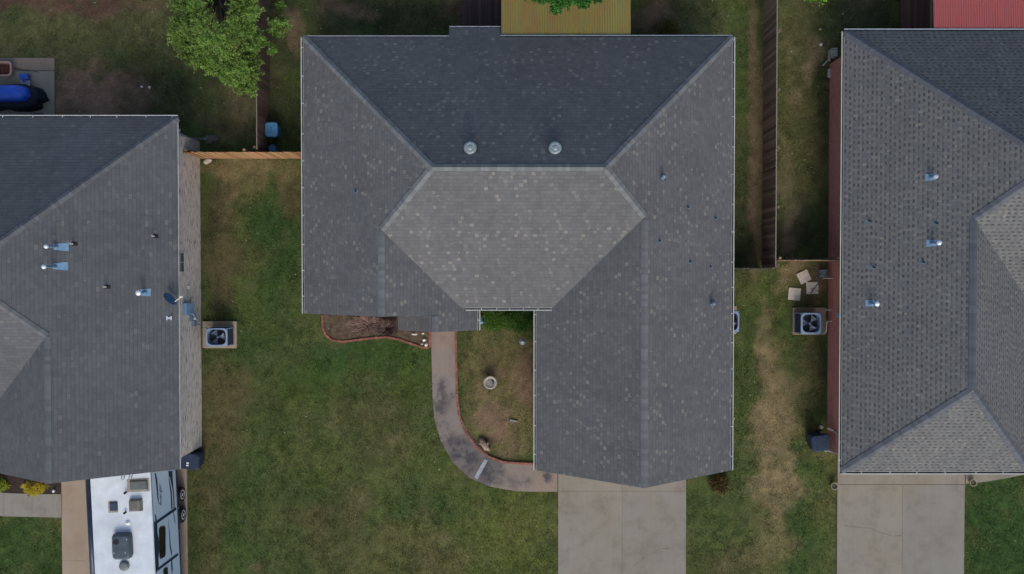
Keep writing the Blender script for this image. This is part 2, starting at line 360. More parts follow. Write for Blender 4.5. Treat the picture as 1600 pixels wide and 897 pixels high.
# middle driveway
a = P(872, 767); b = P(1072, 767); c = P(972, 800)
mb = MB(); ySt = -21.0
for (x0, x1, tn) in ((a.x, c.x, (1, .99, .97)), (c.x, b.x, (.97, .97, .98))):
    slab(mb, rect(x0, x1, a.y - .01, -6.6), tone=(tn[0] * 1.0, tn[1] * .98, tn[2] * .95)); yy = a.y - .01
    for q, dy in enumerate((6.2, 6.0)): slab(mb, rect(x0, x1, yy - dy, yy), tone=tn); yy -= dy
    yE = yy
struct('driveway', mb, CON)
# right driveway
a2 = P(1308, 757); b2 = P(1507, 757); c2 = P(1410, 757)
mb = MB()
for (x0, x1, tn) in ((a2.x, c2.x, (1.02, 1, .97)), (c2.x, b2.x, (.93, .94, .96))):
    yy = a2.y
    for dy in (6.3, 6.0): slab(mb, rect(x0, x1, yy - dy, yy), tone=tn); yy -= dy
slab(mb, rect(a2.x, c2.x, a2.y + .01, -6.7), tone=(1.0, .98, .94)); slab(mb, rect(c2.x, b2.x, a2.y + .01, -6.7), tone=(.98, .96, .93))
struct('driveway', mb, CON)
mb = MB(); pts = xy((1509, 756), (1540, 753), (1570, 748), (1600, 742), (1660, 735), (1660, 700), (1509, 700))
slab(mb, pts, tone=(1.02, 1, .93)); struct('path', mb, CON)
# left driveway, path and patio
a3 = P(97, 808); b3 = P(293, 808)
mb = MB(); yj = P(0, 876).y
slab(mb, rect(a3.x, b3.x, yj, -6.8)); slab(mb, rect(a3.x, b3.x, yj - 8.2, yj), tone=(1.03, 1.01, .98)); struct('driveway', mb, CONW)
mb = MB(); L = [(97, 772, 809), (50, 772, 808), (6, 770, 807), (-40, 762, 801), (-90, 745, 785)]
for q in range(4):
    (x0, t0, b0), (x1, t1, b1) = L[q], L[q + 1]
    slab(mb, xy((x0, t0), (x1, t1), (x1, b1), (x0, b0)), tone=(1, 1.0, 1.02), gap=.004)
struct('path', mb, CON)
mb = MB(); slab(mb, xy((-120, 108), (85, 111), (85, 200), (-120, 200)), tone=(.98, 1.0, .92)); slab(mb, xy((-120, 90), (85, 90), (85, 110.4), (-120, 107)), z1=.03, tone=(.85, .74, .66))
struct('patio', mb, CON)
# curved front walk (outer / inner edge pairs)
WALK = [((673,500),(713,500)),((674,543),(714,543)),((675,583),(715,583)),((676,623),(716,623)),((679,655),(720,650)),((689,690),(731,675)),((708,722),(747,696)),((733,746),(768,714)),((765,760),(790,722)),((805,767),(815,725)),((838,768),(838,726)),((871,768),(871,735))]
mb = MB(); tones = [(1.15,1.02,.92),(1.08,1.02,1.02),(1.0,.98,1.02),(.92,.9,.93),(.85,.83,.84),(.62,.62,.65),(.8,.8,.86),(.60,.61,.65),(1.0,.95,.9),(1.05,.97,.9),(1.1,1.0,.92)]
tt = [(0, 1), (1, 2), (2, 3), (3, 5), (5, 7), (7, 8), (8, 10), (10, 11)]
for q, (i0, i1) in enumerate(tt):
    o_ = [P(*WALK[i][0]) for i in range(i0, i1 + 1)]; n_ = [P(*WALK[i][1]) for i in range(i0, i1 + 1)]
    poly = [(p.x, p.y) for p in o_] + [(p.x, p.y) for p in n_[::-1]]
    mb.prism(ccw(poly), -.1, .035, tint=tones[i0]); NOEX.append(ccw(poly))
struct('path', mb, CONP)
mb = MB(); p0, p1, p2, p3 = (P(757, 717, .04), P(762, 720, .04), P(746, 749, .04), P(741, 746, .04))
mb.prism(ccw([(p.x, p.y) for p in (p0, p1, p2, p3)]), .036, .043)
tag(mb.build('metal_strip', mat('pale_strip', (.27, .30, .33), .5, var=.3)), 'pale flat metal strip lying across the bend of the stained front walk', 'metal strip')
# street beyond the driveways
mb = MB(); mb.box(-320, 320, -31, -23, -.1, .0, tint=(1, 1, 1)); struct('road', mb, mat('asphalt', (.05, .05, .052), .95, bump=.01))
# joints where panels meet sit on a dark bed; mulch beds
MULCH = mat('mulch', (.045, .032, .026), .95, var=.6, scale=16, bump=.05, bscale=28)
mb = MB(); bed = xy((-120, 700), (98, 700), (98, 771), (50, 771), (6, 769), (-40, 761), (-90, 744), (-120, 730)); mb.prism(ccw(bed), -.1, .03); NOEX.append(ccw(bed))
struct('flower_bed', mb, MULCH)
BEDMAT = mat('leaf_litter', (.105, .085, .05), .95, var=.6, scale=5, bump=.05, bscale=26, col2=(.055, .034, .03))
mb = MB(); bed2 = xy((505, 480), (506, 515), (514, 527), (525, 532), (560, 529), (605, 526), (640, 534), (670, 542), (670, 480)); mb.prism(ccw(bed2), -.1, .025); NOEX.append(ccw(bed2))
struct('flower_bed', mb, BEDMAT)

# brick edging: bricks set along a line, one object a run
BRK = attrmat('edging_brick', .9, .3, 40, .004)
def edging(name, pts, label, width=.1, step=.2, h=.075):
    pts = [P(a, b, .05) for a, b in pts]; mb = MB(); carry = 0
    for q in range(len(pts) - 1):
        a, b = pts[q], pts[q + 1]; d = b - a; L = d.length; n = max(1, round(L / step)); ang = math.atan2(d.y, d.x)
        for k in range(n):
            m = a + d * ((k + .5) / n); hw = L / n / 2 - .006
            r_ = random.uniform(.75, 1.2); col = (.235 * r_, .098 * r_, .07 * r_ * random.uniform(.9, 1.2))
            mb.box(-hw, hw, -width / 2, width / 2, -.05, h + random.uniform(-.008, .008), TR(m.x, m.y, 0, ang + random.uniform(-.03, .03)), tint=col)
    o = mb.build(name, BRK); tag(o, label, 'brick edging'); return o
edging('brick_edging', [(504,492),(504,512),(509,524),(519,532),(535,534),(560,531),(585,528),(605,527),(625,531),(645,538),(660,543),(670,544)], 'curved red brick edging round the bed below the left wing', .09)
edging('brick_edging', [(672,517),(672,543)], 'short red brick edging on the left side of the front walk by the porch', .11)
edging('brick_edging', [(712,508),(713,560),(714,622),(717,648),(727,675),(743,697),(762,713),(786,722),(812,724),(838,725)], 'long red brick edging along the inner side of the curved walk', .085)

# ------------------------------------------------------------------ houses
def plane(x=None, y=None, pitch=0, z0=0, axis_='x', sgn=1):   # z = z0 + pitch*sgn*(coord - c)
    if axis_ == 'x': return (-pitch * sgn, 0, 1, z0 - pitch * sgn * x)
    return (0, -pitch * sgn, 1, z0 - pitch * sgn * y)
def meet(a, b, c):
    A = np.array([a[:3], b[:3], c[:3]], float); d = np.array([a[3], b[3], c[3]], float)
    return Vector(np.linalg.solve(A, d))
def VX(x): return (1, 0, 0, x)
def VY(y): return (0, 1, 0, y)
def HZ(z): return (0, 0, 1, z)
def uv_roof(co, n):
    t = Vector((-n.y, n.x, 0)); 
    if t.length < 1e-4: return (co.x, co.y)
    t.normalize(); up = n.cross(t); 
    if up.z < 0: up = -up
    return (co.dot(t) + 50, co.dot(up) + 50)
def uv_wall(co, n):
    if abs(n.z) > .7: return (co.x, co.y)
    t = Vector((-n.y, n.x, 0)).normalized(); return (co.dot(t) + 40, co.z)
def build_roof(polys, parent, mtop, mfas, th=.15):
    mb = MB(); key = {}; V = []; F = []; MI = []
    def vid(p):
        k = (round(p[0], 3), round(p[1], 3), round(p[2], 3))
        if k not in key: key[k] = len(V); V.append(tuple(p))
        return key[k]
    tops = []
    for poly in polys:
        ids = [vid(p) for p in poly]
        nrm = Vector((0, 0, 0))
        for q in range(len(poly)):
            a_, b_ = Vector(poly[q]), Vector(poly[(q + 1) % len(poly)]); nrm += a_.cross(b_)
        if nrm.z < 0: ids = ids[::-1]
        tops.append(ids)
    cnt = {}
    for ids in tops:
        for q in range(len(ids)):
            a_, b_ = ids[q], ids[(q + 1) % len(ids)]; cnt[(a_, b_)] = 1
    n = len(V); V2 = V + [(p[0], p[1], p[2] - th) for p in V]
    for ids in tops:
        F.append(tuple(ids)); MI.append(0); F.append(tuple(i + n for i in ids[::-1])); MI.append(1)
    for (a_, b_) in cnt:
        if (b_, a_) not in cnt: F.append((a_, a_ + n, b_ + n, b_)); MI.append(1)
    mb.v = V2; mb.f = F; mb.mi = MI
    o = mb.build('roof', [mtop, mfas], parent, uvf=uv_roof)
    return o
def cap_strip(a, b, na, nb, parent, m, wdt=.15, step=.143, lift=.012):   # lapped cap shingles along ridge a->b (a low end)
    a, b = Vector(a), Vector(b); d = b - a; L = d.length; d.normalize(); n = int(L / step); mb = MB()
    na, nb = Vector(na).normalized(), Vector(nb).normalized()
    ta = na.cross(d); tb = nb.cross(d)
    if ta.z > 0: ta = -ta
    if tb.z > 0: tb = -tb
    up = (na + nb).normalized()
    for k in range(n):
        j = random.uniform(-.008, .008); r_ = random.uniform(.82, 1.15)
        p0 = a + d * (k * step); p1 = a + d * ((k + 1.25) * step)
        h0, h1 = lift + .012, lift
        vs = [p0 + ta * (wdt + j) + na * h0, p0 + up * h0 * 1.1, p0 + tb * (wdt + j) + nb * h0,
              p1 + ta * (wdt + j) + na * h1, p1 + up * h1 * 1.1, p1 + tb * (wdt + j) + nb * h1]
        lo = [v - up * (h0 + .01) for v in vs]
        mb.add(vs + lo, [(0, 1, 4, 3), (1, 2, 5, 4), (0, 6, 7, 1), (1, 7, 8, 2), (0, 3, 9, 6), (2, 8, 11, 5)], tint=(r_, r_, r_))
    return mb.build('ridge_cap', m, parent)
def capmat(name, col):
    m = bpy.data.materials.new(name); nt, b = nm(m); t = NT(nt)
    a = t.n('ShaderNodeAttribute', attribute_name='tint').outputs['Color']; tc = t.n('ShaderNodeTexCoord').outputs['Object']
    o = t.mix(1.0, a, col, 'MULTIPLY'); o = t.mix(t.mr(t.noise(30, 3, tc), .35, .65, 0, .25), o, tuple(c * .5 for c in col))
    t.lk(o, b.inputs['Base Color']); b.inputs['Roughness'].default_value = .92; b.inputs['Specular IOR Level'].default_value = .15
    return m
WHITE = mat('white_metal', (.44, .46, .45), .45, var=.12, scale=3, dirt=.3)
GIN = mat('gutter_inside', (.13, .135, .14), .8, var=.5, scale=2.5)
def gutter(a, b, out, parent, w_=.10, h_=.11, step=1.12, hang=True, mo=None):
    a, b, out = Vector(a), Vector(b), Vector(out).normalized(); d = (b - a); L = d.length; d.normalize(); mb = MB()
    prof = [(0, 0), (0, -h_), (w_ * .8, -h_), (w_, -.01), (w_ + .012, .004), (w_ - .022, .004), (w_ - .022, -.012), (w_ * .75, -h_ + .012), (.012, -h_ + .012), (.012, 0)]
    n = len(prof); vs = [e + out * p[0] + Vector((0, 0, p[1])) for e in (a, b) for p in prof]
    fs = [(i, (i + 1) % n, n + (i + 1) % n, n + i) for i in range(n)] + [tuple(range(n)), tuple(range(n, 2 * n))[::-1]]
    o0 = len(mb.v); mb.add(vs, fs)
    for q in (6, 7, 8): mb.mi[q] = 1
    if hang:
        k = random.uniform(.3, .9)
        while k < L - .1:
            p = a + d * k; q1 = p + d * .03
            mb.add([p + Vector((0, 0, .006)), q1 + Vector((0, 0, .006)), q1 + out * w_ + Vector((0, 0, .006)), p + out * w_ + Vector((0, 0, .006)),
                    p + Vector((0, 0, -.004)), q1 + Vector((0, 0, -.004)), q1 + out * w_ + Vector((0, 0, -.004)), p + out * w_ + Vector((0, 0, -.004))],
                   [(0, 1, 2, 3), (7, 6, 5, 4), (0, 4, 5, 1), (1, 5, 6, 2), (2, 6, 7, 3), (3, 7, 4, 0)])
            k += step * random.uniform(.9, 1.1)
    o = mb.build('gutter', [mo or WHITE, GIN], parent)
    bm = bmesh.new(); bm.from_mesh(o.data); bmesh.ops.recalc_face_normals(bm, faces=bm.faces[:]); bm.to_mesh(o.data); bm.free()
    return o
def nrm(pl): return Vector(pl[:3]).normalized()

GALV = mat('galvanised', (.19, .33, .48), .42, .35, var=.3, scale=9, spec=.5)  # blue of the reflected sky is put into the base colour
GALVD = mat('galvanised_dull', (.16, .22, .28), .6, .3, var=.35, scale=9)
CAPW = mat('vent_cap_pale', (.60, .66, .74), .4, .2, var=.2, scale=12)
RUB = mat('black_rubber', (.012, .013, .016), .6, var=.3)
def flue(pl, px, py, parent, hgt=.55, r_=.045, cap=.09, plate=(.34, .22), toward=-1, mcap=None, mpl=None, capd=(.0, 0)):
    """a metal flue: flashing plate on the slope, cone, pipe and round cap. px,py = base of the pipe"""
    n = nrm(pl); p = hit(px, py, pl[:3], pl[3]); mb = MB()
    u = Vector((n.x, n.y, 0)).normalized(); t = Vector((-u.y, u.x, 0)); dn = (u - n * u.dot(n)).normalized()
    L, W = plate; c = p + n * .006
    vs = [c + dn * L * .6 + t * W / 2, c + dn * L * .6 - t * W / 2, c - dn * L * .4 - t * W * .42, c - dn * L * .4 + t * W * .42]
    vs += [v - n * .03 for v in vs]
    f = MB().add(vs, [(0, 1, 2, 3), (7, 6, 5, 4), (0, 4, 5, 1), (1, 5, 6, 2), (2, 6, 7, 3), (3, 7, 4, 0)])
    pipe = MB().tube([p - Vector((0, 0, .1)), p + Vector((0, 0, hgt))], r_, 14)
    pp = pipe.build('flue', GALV, parent, smooth=False)
    f.build('flashing', mpl or GALV, pp)
    MB().lathe([(r_ * 2.1, -.01), (r_ * 1.9, .03), (r_ * 1.25, .11), (r_ * 1.05, .15)], p, 16).build('flashing_cone', GALV, pp)
    MB().lathe([(cap * .55, -.06), (cap * .95, -.05), (cap, -.01), (cap * .8, .035), (cap * .35, .06), (.0, .065)], p + Vector((0, 0, hgt + .05)), 18).build('cap', mcap or CAPW, pp, smooth=True)
    return pp
def boot(pl, px, py, parent, h=.16, r_=.035, m=None, plate=True, tone=None):
    n = nrm(pl); p = hit(px, py, pl[:3], pl[3])
    u = Vector((n.x, n.y, 0)).normalized(); t = Vector((-u.y, u.x, 0)); dn = (u - n * u.dot(n)).normalized()
    pp = MB().lathe([(r_, -.1), (r_, h), (r_ * .75, h), (r_ * .7, h - .05), (0, h - .06)], p, 12).build('plumbing_vent', m or RUB, parent)
    c = p + n * .004; mb = MB()
    vs = [c + dn * .13 + t * .075, c + dn * .13 - t * .075, c - dn * .07 - t * .075, c - dn * .07 + t * .075]; vs += [v - n * .02 for v in vs]
    mb.add(vs, [(0, 1, 2, 3), (7, 6, 5, 4), (0, 4, 5, 1), (1, 5, 6, 2), (2, 6, 7, 3), (3, 7, 4, 0)])
    mb.lathe([(r_ * 1.7, 0), (r_ * 1.15, .07)], p, 12)
    mb.build('boot', tone or RUB, pp)
    return pp
def gable_wall(mb, x0, x1, y, z0, pitch, th=.12):
    xm = (x0 + x1) / 2; zt = z0 + pitch * (x1 - x0) / 2
    vs = [(x0, y, z0), (x1, y, z0), (xm, y, zt), (x0, y + th, z0), (x1, y + th, z0), (xm, y + th, zt)]
    mb.add(vs, [(0, 1, 2), (5, 4, 3), (0, 3, 4, 1), (1, 4, 5, 2), (2, 5, 3, 0)])
def ring_walls(mb, pts, z1, th=.15):
    mb.prism(ccw(pts), -.05, z1)
GLASS = mat('dark_glass', (.05, .085, .08), .25, var=.1, spec=.6)
FRAME = mat('window_frame', (.55, .55, .52), .5)
DOORM = mat('garage_door', (.5, .48, .44), .5, var=.08)
def garage_door(x0, x1, y, parent, h=2.1):
    mb = MB()
    for k in range(4): mb.box(x0, x1, y - .05, y + .02, .04 + k * h / 4, .04 + (k + 1) * h / 4 - .015)
    mb.box(x0 - .1, x1 + .1, y - .02, y + .015, .02, h + .14)
    mb.build('garage_door', DOORM, parent)
def window(x0, x1, y0, y1, z0, z1, parent):
    """window in a wall facing x (x0<x1 thin) or y"""
    ax = 0 if (x1 - x0) < (y1 - y0) else 1; f = MB(); g = MB(); t = .045
    if ax == 0:
        for a_, b_, c_, d_ in ((y0, y1, z0, z0 + t), (y0, y1, z1 - t, z1), (y0, y0 + t, z0 + t, z1 - t), (y1 - t, y1, z0 + t, z1 - t), ((y0 + y1) / 2 - .012, (y0 + y1) / 2 + .012, z0 + t, z1 - t)):
            f.box(x0, x1, a_, b_, c_, d_)
        f.box(x0, x1 - .01, y0 + t, y1 - t, (z0 + z1) / 2 - .01, (z0 + z1) / 2 + .01)
        g.box(x0, (x0 + x1) / 2 - .003, y0 + t, y1 - t, z0 + t, z1 - t)
    else:
        for a_, b_, c_, d_ in ((x0, x1, z0, z0 + t), (x0, x1, z1 - t, z1), (x0, x0 + t, z0 + t, z1 - t), (x1 - t, x1, z0 + t, z1 - t)):
            f.box(a_, b_, y0, y1, c_, d_)
        g.box(x0 + t, x1 - t, y0 + .015, y1, z0 + t, z1 - t)
    fr = f.build('window', FRAME, parent); g.build('pane', GLASS, fr); return fr

# ---- middle house
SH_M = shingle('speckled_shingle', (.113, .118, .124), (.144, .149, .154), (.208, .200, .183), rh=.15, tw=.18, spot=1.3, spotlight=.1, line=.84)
CAP_M = capmat('cap_shingle_mid', (.150, .162, .168))
FAS = mat('fascia', (.33, .33, .31), .6)
BR_M = brick('brick_mid', (.26, .12, .09), (.20, .09, .07), (.32, .3, .27))
hm = thing('brick_house', 'middle house under a gray hip roof speckled with tan shingles, between the other two', 'house', (0, 0, 0))
z0 = 2.7
xw = (P(475, 60, z0).x + P(475, 490, z0).x) / 2; xe = (P(1146, 62, z0).x + P(1140, 745, z0).x) / 2
yn = P(800, 58, z0).y; ZS = 3.13; ysm = P(800, 481, ZS).y; ylw = P(475, 490, z0).y; ypo = P(744, 516, z0).y; ygs = P(838, 735, z0).y
xlw = P(746, 498, z0).x; xgw = P(838, 600, z0).x
pit = .687
pW = plane(x=xw, pitch=pit, z0=z0); pE = plane(x=xe, pitch=pit, z0=z0, sgn=-1)
pN = plane(y=yn, pitch=.666, z0=z0, axis_='y', sgn=-1); pS = plane(y=ysm, pitch=.655, z0=ZS, axis_='y')
pLE = plane(x=xlw, pitch=pit, z0=z0, sgn=-1); pGW = plane(x=xgw, pitch=pit, z0=z0)
A = meet(pW, pN, HZ(z0)); B = meet(pE, pN, HZ(z0)); R1 = meet(pW, pN, pS); R2 = meet(pE, pN, pS)
L1 = meet(pW, pS, pLE); G1 = meet(pE, pS, pGW)
L2 = meet(pW, pLE, VY(ylw)); L3 = meet(pW, VY(ylw), HZ(z0)); G2 = meet(pE, pGW, VY(ygs)); G3 = meet(pE, VY(ygs), HZ(z0)); G4 = meet(pGW, VY(ygs), HZ(z0))
V1 = meet(pLE, pS, HZ(ZS)); V2 = meet(pGW, pS, HZ(ZS)); E1 = Vector((xlw, ysm, z0)); E2 = Vector((xgw, ysm, z0))
# porch gable
xpw = P(622, 515, z0).x; xpr = (xpw + xlw) / 2
Q1 = meet(pLE, VX(xpr), VY(ypo)); Q0 = meet(pLE, VX(xpr), VY(ylw)); Q2 = meet(pLE, VY(ypo), HZ(z0))
bx0, bx1, byn = P(701, 45, z0).x, P(782, 45, z0).x, P(740, 42, z0 - .2).y
nb = [A, meet(pN, VX(bx0), VY(yn)), meet(pN, VX(bx0), VY(byn)), meet(pN, VX(bx1), VY(byn)), meet(pN, VX(bx1), VY(yn)), B, R2, R1]
polys = [nb, [A, R1, L1, L2, L3], [R1, R2, G1, V2, V1, L1], [L1, V1, E1, Q2, Q1, Q0, L2], [B, G3, G2, G1, R2], [G1, G2, G4, E2, V2]]
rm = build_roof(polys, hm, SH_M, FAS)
pPW = plane(x=xpw, pitch=pit, z0=z0)
dz = .004
pr = [Vector((xpw, ypo, z0)), Vector((xpr, ypo, z0 + pit * (xpr - xpw))), Vector((xpr, ylw + .5, z0 + pit * (xpr - xpw))), Vector((xpw, ylw + .5, z0))]
pr = [p - Vector((0, 0, dz)) for p in pr]
po = build_roof([pr], hm, SH_M, FAS, .14); po.name = 'porch_roof'
for a_, b_, na, nb_ in ((A, R1, pW, pN), (B, R2, pE, pN), (R1, R2, pN, pS), (L1, R1, pW, pS), (G1, R2, pE, pS), (L2, L1, pW, pLE), (G2, G1, pE, pGW), (Q1, Q0 + Vector((0, 0, 0)), pLE, pPW)):
    cap_strip(a_, b_, nrm(na), nrm(nb_), rm, CAP_M, .14)
gutter((xw, ylw, z0 - .02), (xw, yn, z0 - .02), (-1, 0, 0), hm); gutter((xe, ygs, z0 - .02), (xe, yn, z0 - .02), (1, 0, 0), hm)
gutter((xgw, ygs, z0 - .02), (xgw, ysm, z0 - .02), (-1, 0, 0), hm); gutter((xlw, ypo, z0 - .02), (xlw, ysm, z0 - .02), (1, 0, 0), hm, step=.5)
gutter((V1.x + .18, ysm + .0, ZS - .015), (V2.x - .02, ysm + .0, ZS - .015), (0, -1, 0), hm, step=.55)
DG = mat('lavender_gutter', (.30, .31, .36), .5, var=.3)
gutter((xw, yn, z0 - .03), (bx0, yn, z0 - .03), (0, 1, 0), hm, hang=False, w_=.06, mo=DG); gutter((bx0, byn, z0 - .03 - .666 * (byn - yn)), (bx1, byn, z0 - .03 - .666 * (byn - yn)), (0, 1, 0), hm, hang=False, w_=.06, mo=DG)
gutter((bx1, yn, z0 - .03), (xe, yn, z0 - .03), (0, 1, 0), hm, hang=False, w_=.08, mo=mat('dark_gutter', (.22, .27, .33), .5, var=.2))
ov = .42; wl = MB(); zt = z0 - .06
ring_walls(wl, [(xw+ov, ylw+ov), (xlw-ov, ylw+ov), (xlw-ov, ysm+ov), (xgw+ov, ysm+ov), (xgw+ov, ygs+.3), (xe-ov, ygs+.3), (xe-ov, yn-ov), (xw+ov, yn-ov)], zt)
gable_wall(wl, xw + ov, xlw - ov, ylw + ov + .01, zt, .6); gable_wall(wl, xgw + ov, xe - ov, ygs + .31, zt, .62)
wl.build('wall', BR_M, hm, uvf=uv_wall)
garage_door(xgw + 1.3, xe - 1.3, ygs + .3, hm)
xd = P(694, 517).x; dd = MB().box(xd - .46, xd + .46, ylw + ov - .03, ylw + ov + .02, .1, 2.12).build('front_door', mat('door_paint', (.16, .05, .04), .45), hm)
MB().box(xd - .54, xd - .46, ylw + ov - .045, ylw + ov + .02, .1, 2.2).box(xd + .46, xd + .54, ylw + ov - .045, ylw + ov + .02, .1, 2.2).box(xd - .46, xd + .46, ylw + ov - .045, ylw + ov + .02, 2.12, 2.2).build('frame', FRAME, dd)
MB().lathe([(.0, -.03), (.03, -.015), (.03, .015), (0, .03)], (xd + .36, ylw + ov - .06, 1.05), 12).build('handle', GALVD, dd)
window(xw + 1.6, xw + 3.0, ylw + ov - .04, ylw + ov + .02, .9, 2.2, hm)
for px, py in ((735, 232), (867, 232)):
    p = hit(px, py, pN[:3], pN[3]); n = nrm(pN)
    v = MB().lathe([(.2, -.05), (.2, .05), (.235, .07), (.24, .11), (.21, .155), (.13, .17), (.11, .155), (.09, .175), (0, .18)], p + Vector((0, 0, .04)), 28).build('roof_vent', mat('vent_metal', (.24, .30, .31), .45, .3, var=.25, scale=14), hm, smooth=True)
    c = p + n * .008; t_ = Vector((1, 0, 0)); u_ = n.cross(t_)
    vs = [c + t_ * a_ * .27 + u_ * b_ * .27 for a_, b_ in ((-1, -1), (1, -1), (1, 1), (-1, 1))]; vs += [q - n * .02 for q in vs]
    MB().add(vs, [(0, 1, 2, 3), (7, 6, 5, 4), (0, 4, 5, 1), (1, 5, 6, 2), (2, 6, 7, 3), (3, 7, 4, 0)]).build('flashing', mat('painted_flashing', (.085, .09, .10), .8), v)
DPL = mat('dark_flashing', (.055, .075, .095), .6, .2, var=.3)
flue(pE, 1035, 277, hm, .3, .05, .085, (.3, .26), mcap=GALVD, mpl=DPL)
flue(pE, 1112, 474, hm, .28, .05, .085, (.3, .26), mcap=GALVD, mpl=DPL)
GRB = mat('gray_boot', (.10, .14, .17), .6, var=.3)
for px, py in ((1075, 324), (1118, 341), (1031, 377), (1078, 409), (1110, 417)): boot(pE, px, py, hm, .12, .028, tone=GRB)
boot(pW, 556, 299, hm, .12, .028, tone=GRB)

# ---- left house
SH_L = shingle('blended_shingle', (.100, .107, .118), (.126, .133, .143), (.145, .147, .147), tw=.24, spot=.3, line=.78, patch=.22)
CAP_L = capmat('cap_shingle_left', (.118, .128, .138))
BR_L = brick('painted_brick', (.72, .66, .60), (.62, .57, .52), (.66, .60, .54), streak=(.10, .09, .09))
hl = thing('brick_house', 'leftmost house, plain dark gray roof over a pale whitewashed brick side wall', 'house', (0, 0, 0))
zl = 3.0; pl_ = .563
xel = (P(278, 190, zl).x + P(281, 730, zl).x) / 2; ynl = P(200, 184, zl).y; ygl = P(281, 733, zl).y
lE = plane(x=xel, pitch=pl_, z0=zl, sgn=-1); lN = plane(y=ynl, pitch=.585, z0=zl, axis_='y', sgn=-1)
# ridge of the south wing seen at px 74
best = None
for k in range(400):
    xr = -15 - k * .01; z_ = zl + pl_ * (xel - xr); q = P(74, 640, z_).x
    if best is None or abs(q - xr) < best[0]: best = (abs(q - xr), xr, z_)
xrl, zrl = best[1], best[2]; xwl = xrl - (xel - xrl)
lW = plane(x=xwl, pitch=pl_, z0=zl)
yH = P(74, 525, zrl).y
lS = (0, -.6, 1, zrl - .6 * yH); ysl = yH - (zrl - zl) / .6
LR = meet(lN, lS, lE); W0 = -34.0; lWW = plane(x=W0, pitch=pl_, z0=zl); LRW = meet(lN, lS, lWW)
A = meet(lN, lE, HZ(zl)); T1 = meet(lE, lW, VY(yH)); T1 = meet(lE, lW, lS); T2 = meet(lE, lW, VY(ygl)); T3 = meet(lE, VY(ygl), HZ(zl)); T4 = meet(lW, VY(ygl), HZ(zl)); V1 = meet(lW, lS, HZ(zl))
AW = meet(lN, lWW, HZ(zl)); SW = meet(lS, lWW, HZ(zl))
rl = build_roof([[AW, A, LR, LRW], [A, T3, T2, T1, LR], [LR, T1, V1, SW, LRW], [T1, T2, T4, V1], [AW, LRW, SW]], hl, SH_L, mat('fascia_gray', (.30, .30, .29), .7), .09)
for a_, b_, na, nb_ in ((A, LR, lE, lN), (T1, LR, lE, lS), (T2, T1, lE, lW), (LR, LRW, lN, lS)): cap_strip(a_, b_, nrm(na), nrm(nb_), rl, CAP_L, .13)
gutter((W0, ynl, zl - .02), (xel, ynl, zl - .02), (0, 1, 0), hl); 
MB().box(xel, xel + .02, ygl, ynl, zl - .04, zl + .004).build('drip_edge', WHITE, hl)
xwa = P(314, 500, 0).x; yNa, ySa = P(312, 221, 0).y, P(314, 697, 0).y
wl = MB(); ring_walls(wl, [(W0 + .4, ysl + .4), (xwl + .24, ysl + .4), (xwl + .24, ySa), (xwa, ySa), (xwa, yNa), (W0 + .4, yNa)], zl - .07)
gable_wall(wl, xwl + .24, xwa, ySa + .01, zl - .07, .56); wl.build('wall', BR_L, hl, uvf=uv_wall)
garage_door(xwl + 1.2, xwa - 1.1, ySa, hl)
pwn = P(283, 410, 2.2).y; window(xwa - .01, xwa + .03, P(283, 426, 2.3).y, P(283, 393, 2.3).y, 1.75, 2.5, hl)
flue(lE, 88, 386, hl, .62, .04, .085, (.0, .0)); flue(lE, 86, 417, hl, .68, .04, .09, (.0, .0))
for px, py, sc_ in ((95, 386, 1), (94, 416, 1)):
    n = nrm(lE); p = hit(px, py, lE[:3], lE[3]) + n * .01; t_ = Vector((0, 1, 0)); u_ = t_.cross(n)
    vs = [p + u_ * a_ + t_ * b_ for a_, b_ in ((-.24, -.1), (.26, -.16), (.26, .16), (-.24, .1))]; vs += [q - n * .02 for q in vs]
    MB().add(vs, [(0, 1, 2, 3), (7, 6, 5, 4), (0, 4, 5, 1), (1, 5, 6, 2), (2, 6, 7, 3), (3, 7, 4, 0)]).build('flashing', GALV, hl)
flue(lE, 226, 457, hl, .5, .045, .11, (.36, .3), mcap=mat('bright_cap', (.78, .84, .88), .3, .3, var=.1))
PVCW = mat('pale_pipe', (.55, .53, .48), .5)
for px, py in ((115, 381), (242, 369), (167, 448)): boot(lE, px, py, hl, .26, .03, m=PVCW)
p = hit(265, 497, lE[:3], lE[3]); MB().box(-.11, .11, -.035, .035, -.02, .03, TR(p.x, p.y, p.z + .02)).box(-.11, -.06, -.08, .08, -.02, .045, TR(p.x, p.y, p.z + .02)).box(.06, .11, -.08, .08, -.02, .045, TR(p.x, p.y, p.z + .02)).build('roof_bracket', mat('pale_blue_metal', (.45, .56, .62), .5), hl)
# satellite dish on the eave
p = hit(270, 468, lE[:3], lE[3]); ds = thing('satellite_dish', 'blue-gray satellite dish on an arm at the eave of the left house', 'satellite dish', p)
Md = Matrix.Translation((0, 0, .35)) @ Matrix.Rotation(R(40), 4, 'Z') @ Matrix.Rotation(R(80), 4, 'Y')
MB().lathe([(0.0, 0), (.12, .008), (.24, .035), (.3, .06), (.305, .055), (.24, .022), (.12, -.008), (0, -.02)], n=28, M=Md).build('dish', mat('dish_blue', (.07, .14, .27), .5, var=.2), ds, smooth=True)
MB().tube([(-.1, 0, -.06), (-.05, 0, .2), (0, 0, .35)], .022).build('mast', GALVD, ds)
MB().tube([(.1, -.14, .2), (.3, -.02, .38), (.5, .1, .42)], .02).box(.46, .58, .08, .15, .38, .46).build('feed_arm', PVCW, ds)
MB().box(-.28, -.22, -.09, .09, -.1, .03).box(-.26, -.1, -.02, .02, -.08, .05).build('foot', PVCW, ds)
